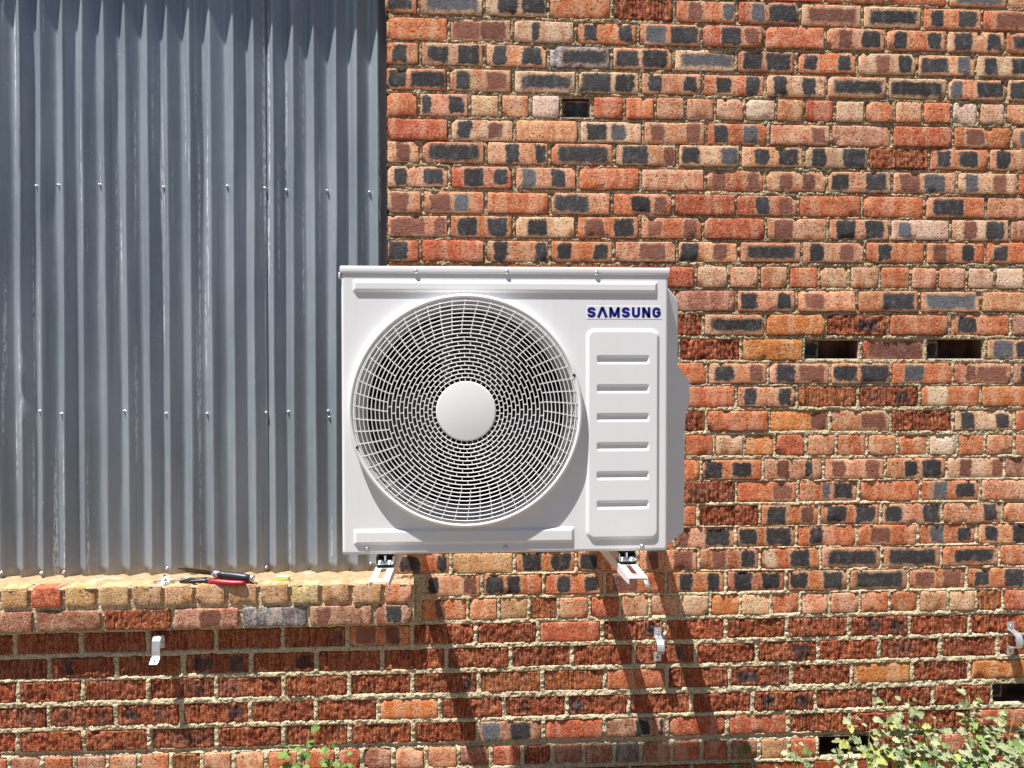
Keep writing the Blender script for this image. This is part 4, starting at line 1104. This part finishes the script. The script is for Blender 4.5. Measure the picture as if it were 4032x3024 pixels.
# ------------------------------------------------------------------ weeds
def leaf_mesh(seed):
    rg = np.random.default_rng(seed)
    # lobed leaf, 1 unit long, growing along +y from the stalk; folded on the midrib
    half = [(.06, .0), (.30, .10), (.20, .22), (.46, .34), (.33, .44), (.43, .62), (.24, .68), (.20, .86), (.0, 1.0)]
    half = [(a * rg.uniform(.85, 1.2), b * rg.uniform(.96, 1.04)) for a, b in half]; half[-1] = (0, 1.0)
    mid = [(0, b) for b in (0, .10, .22, .34, .44, .62, .68, .86)]
    V = []; F = []
    f = lambda x, y: (x, y, .32 * abs(x) - .35 * y * y + .05 * math.sin(9 * y + seed))
    L = [f(-a, b) for a, b in half]; Mi = [f(0, b) for _, b in mid]; Rr = [f(a, b) for a, b in half]
    V = L + Mi + Rr; nl, nm = len(L), len(Mi)
    for i in range(nl - 2):
        F.append((i, nl + i, nl + i + 1, i + 1)); F.append((nl + nm + i, nl + nm + i + 1, nl + i + 1, nl + i))
    F.append((nl - 2, nl + nm - 1, nl - 1)); F.append((nl + nm + nl - 2, nl - 1, nl + nm - 1))
    return mesh('leaf', V, F, True)
LEAVES = [leaf_mesh(s) for s in range(6)]
LEAVY = [leaf_mesh(s + 20) for s in range(2)]
for l_ in LEAVES: l_.materials.append(M_LEAF)
for l_ in LEAVY: l_.materials.append(M_LEAFY)
LEAFG = [leaf_mesh(s + 40) for s in range(3)]
for l_ in LEAFG: l_.materials.append(M_LEAFG)
def weed(base, stems, leaf, lab, seed, per=9, yellow=.06, spread=.028, dry=False, grp='weeds at the foot of the wall'):
    rg = random.Random(seed)
    t = empty('weed', base, lab, 'weed', grp)
    for tip in stems:
        b = Vector((0, 0, 0)); tp = Vector(tip) - Vector(base)
        mid = tp * .5 + Vector((rg.uniform(-.05, .05), rg.uniform(-.03, .03), rg.uniform(.0, .05)))
        P = [b * (1 - u) ** 2 + mid * 2 * u * (1 - u) + tp * u * u for u in [i / 10 for i in range(11)]]
        link('stem', mesh('stem', *tube([tuple(p) for p in P], [.0030 - .0022 * i / 10 for i in range(11)], 5), smooth=True), M_DRYSTEM if dry else M_STEM, t)
        for i in range(per):
            u = .34 + .66 * (i + rg.random()) / per
            k = min(9, int(u * 10)); p = P[k].lerp(P[k + 1], u * 10 - k)
            ang = rg.uniform(0, 2 * math.pi); out = Vector((math.cos(ang), math.sin(ang) * .8 - .25, rg.uniform(-.15, .6))).normalized()
            s = leaf * rg.uniform(.65, 1.3) * (1.0 if u < .9 else .75)
            q = p + out * rg.uniform(.4, 1.0) * spread
            me = rg.choice(LEAVY) if rg.random() < yellow else rg.choice(LEAFG if (yellow == 0 or rg.random() < .12) else LEAVES)
            o = bpy.data.objects.new('leaf', me); col.objects.link(o); o.parent = t; o.location = q
            yv = out; zv = Vector((rg.uniform(-.5, .5), -.55 + rg.uniform(-.4, .4), .75)); zv = (zv - yv * zv.dot(yv)).normalized(); xv = yv.cross(zv)
            o.rotation_euler = Matrix((xv, yv, zv)).transposed().to_euler(); o.scale = (s, s, s)
    return t
G = lambda *a: list(a)
weed((1.93, -.10, 0), G((1.80, -.12, .52), (1.88, -.16, .47), (1.99, -.10, .45), (1.95, -.2, .40), (1.86, -.10, .40), (2.03, -.22, .46), (1.78, -.16, .40)), .034, 'tall bushy weed, the rightmost of the clump, with one high leafy tip', 1, 34)
weed((1.62, -.12, 0), G((1.50, -.10, .50), (1.56, -.14, .52), (1.48, -.14, .44), (1.60, -.18, .40), (1.66, -.14, .44), (1.53, -.2, .36), (1.70, -.2, .36)), .032, 'tall pale weed in the middle of the clump, reaching up over the ribbed brick', 2, 30, .05)
weed((1.38, -.10, 0), G((1.36, -.12, .455), (1.43, -.12, .43), (1.30, -.16, .36), (1.40, -.2, .35), (1.46, -.16, .38)), .036, 'weed with yellow green leaves on the left flank of the clump', 3, 18, .35)
weed((1.22, -.12, 0), G((1.16, -.10, .355), (1.19, -.12, .31), (1.25, -.18, .29), (1.31, -.18, .30)), .036, 'short weed in front of the missing brick at the bottom of the wall', 4, 14, .12)
weed((1.02, -.12, 0), G((.955, -.12, .325), (1.00, -.14, .285), (1.08, -.18, .27)), .034, 'short pale weed left of the missing brick', 5, 12)
weed((1.75, -.26, 0), G((1.66, -.28, .34), (1.74, -.32, .36), (1.82, -.30, .38), (1.90, -.34, .37), (1.6, -.3, .30), (1.98, -.36, .40)), .030, 'low dense weed in front of the clump', 6, 32, .05)
weed((1.45, -.24, 0), G((1.36, -.26, .27), (1.44, -.28, .30), (1.52, -.28, .31), (1.28, -.24, .26)), .030, 'low weed in front of the middle of the clump', 7, 22, .08)
weed((2.12, -.14, 0), G((2.06, -.12, .42), (2.10, -.2, .44), (2.08, -.24, .36)), .036, 'broad leaved weed at the far end of the wall', 8, 32)
weed((-.64, -.05, 0), G((-.585, -.06, .425), (-.655, -.07, .375), (-.60, -.06, .31), (-.66, -.05, .30), (-.60, -.07, .37)), .040, 'small bright weed on the wall below the window, the taller of two', 9, 8, 0, .014, grp='small weeds below the window')
weed((-.50, -.05, 0), G((-.515, -.06, .37), (-.46, -.07, .34), (-.48, -.06, .29), (-.52, -.06, .28), (-.47, -.06, .31)), .040, 'small weed on the wall below the window, the shorter of two', 10, 8, 0, .014, grp='small weeds below the window')
weed((.66, -.05, 0), G((.645, -.05, .300),), .050, 'single dark leafed sprout below the right bracket', 11, 2, 0, .008)
weed((1.90, -.30, 0), G((1.80, -.34, .30), (1.92, -.36, .33), (2.0, -.34, .35), (1.86, -.3, .42), (1.72, -.36, .27)), .036, 'dense leafy weed low at the right end of the clump', 12, 34, .04)
weed((1.58, -.30, 0), G((1.50, -.32, .27), (1.60, -.34, .30), (1.68, -.34, .28), (1.56, -.30, .38), (1.42, -.34, .24)), .034, 'low leafy weed between the tall weeds and the soil edge', 13, 22, .08)
weed((2.04, -.24, 0), G((1.94, -.26, .36), (2.02, -.28, .40), (2.10, -.28, .38), (1.98, -.30, .28), (2.08, -.34, .30)), .038, 'crowded weed rising behind the low one at the right end of the clump', 15, 30, .05)
weed((1.72, -.14, 0), G((1.64, -.14, .33), (1.70, -.18, .37), (1.78, -.16, .34), (1.74, -.22, .28), (1.82, -.2, .31)), .036, 'leafy weed tucked against the bricks between the two tall weeds', 16, 26, .04)
weed((1.16, -.22, 0), G((1.08, -.24, .25), (1.18, -.26, .26), (1.26, -.26, .25), (1.34, -.28, .25)), .030, 'ankle high weed at the left foot of the clump', 14, 14, .15)
# ------------------------------------------------------------------ unseen dark bank added behind the camera to darken reflections and ambient light
xs = np.linspace(-30, 30, 120); zs = np.linspace(0, 1, 14)
X, Z = np.meshgrid(xs, zs); top = 3.6 + .7 * vnoise(X * .35, X * 0, 51) + .5 * vnoise(X * 1.3, X * 0, 52)
Y = -11.0 - 1.0 * Z + .6 * vnoise(X * .9, Z * 5, 53) + .35 * vnoise(X * 2.6, Z * 11, 54)
V = np.stack([X, Y, Z * top], -1).reshape(-1, 3); idx = np.arange(X.size).reshape(X.shape)
Q = np.stack([idx[:-1, :-1], idx[1:, :-1], idx[1:, 1:], idx[:-1, 1:]], -1).reshape(-1, 4)
hd = link('added_horizon_bank', quadmesh('added_horizon_bank', V, Q, True), mat_plain('added_bank_green', (.045, .07, .03), .9, 0, .05, 8, .5)); hd.modifiers.new('depth', 'SOLIDIFY').thickness = .8
tag(hd, 'unseen dark green bank added behind the viewer to darken reflections', kind='structure')
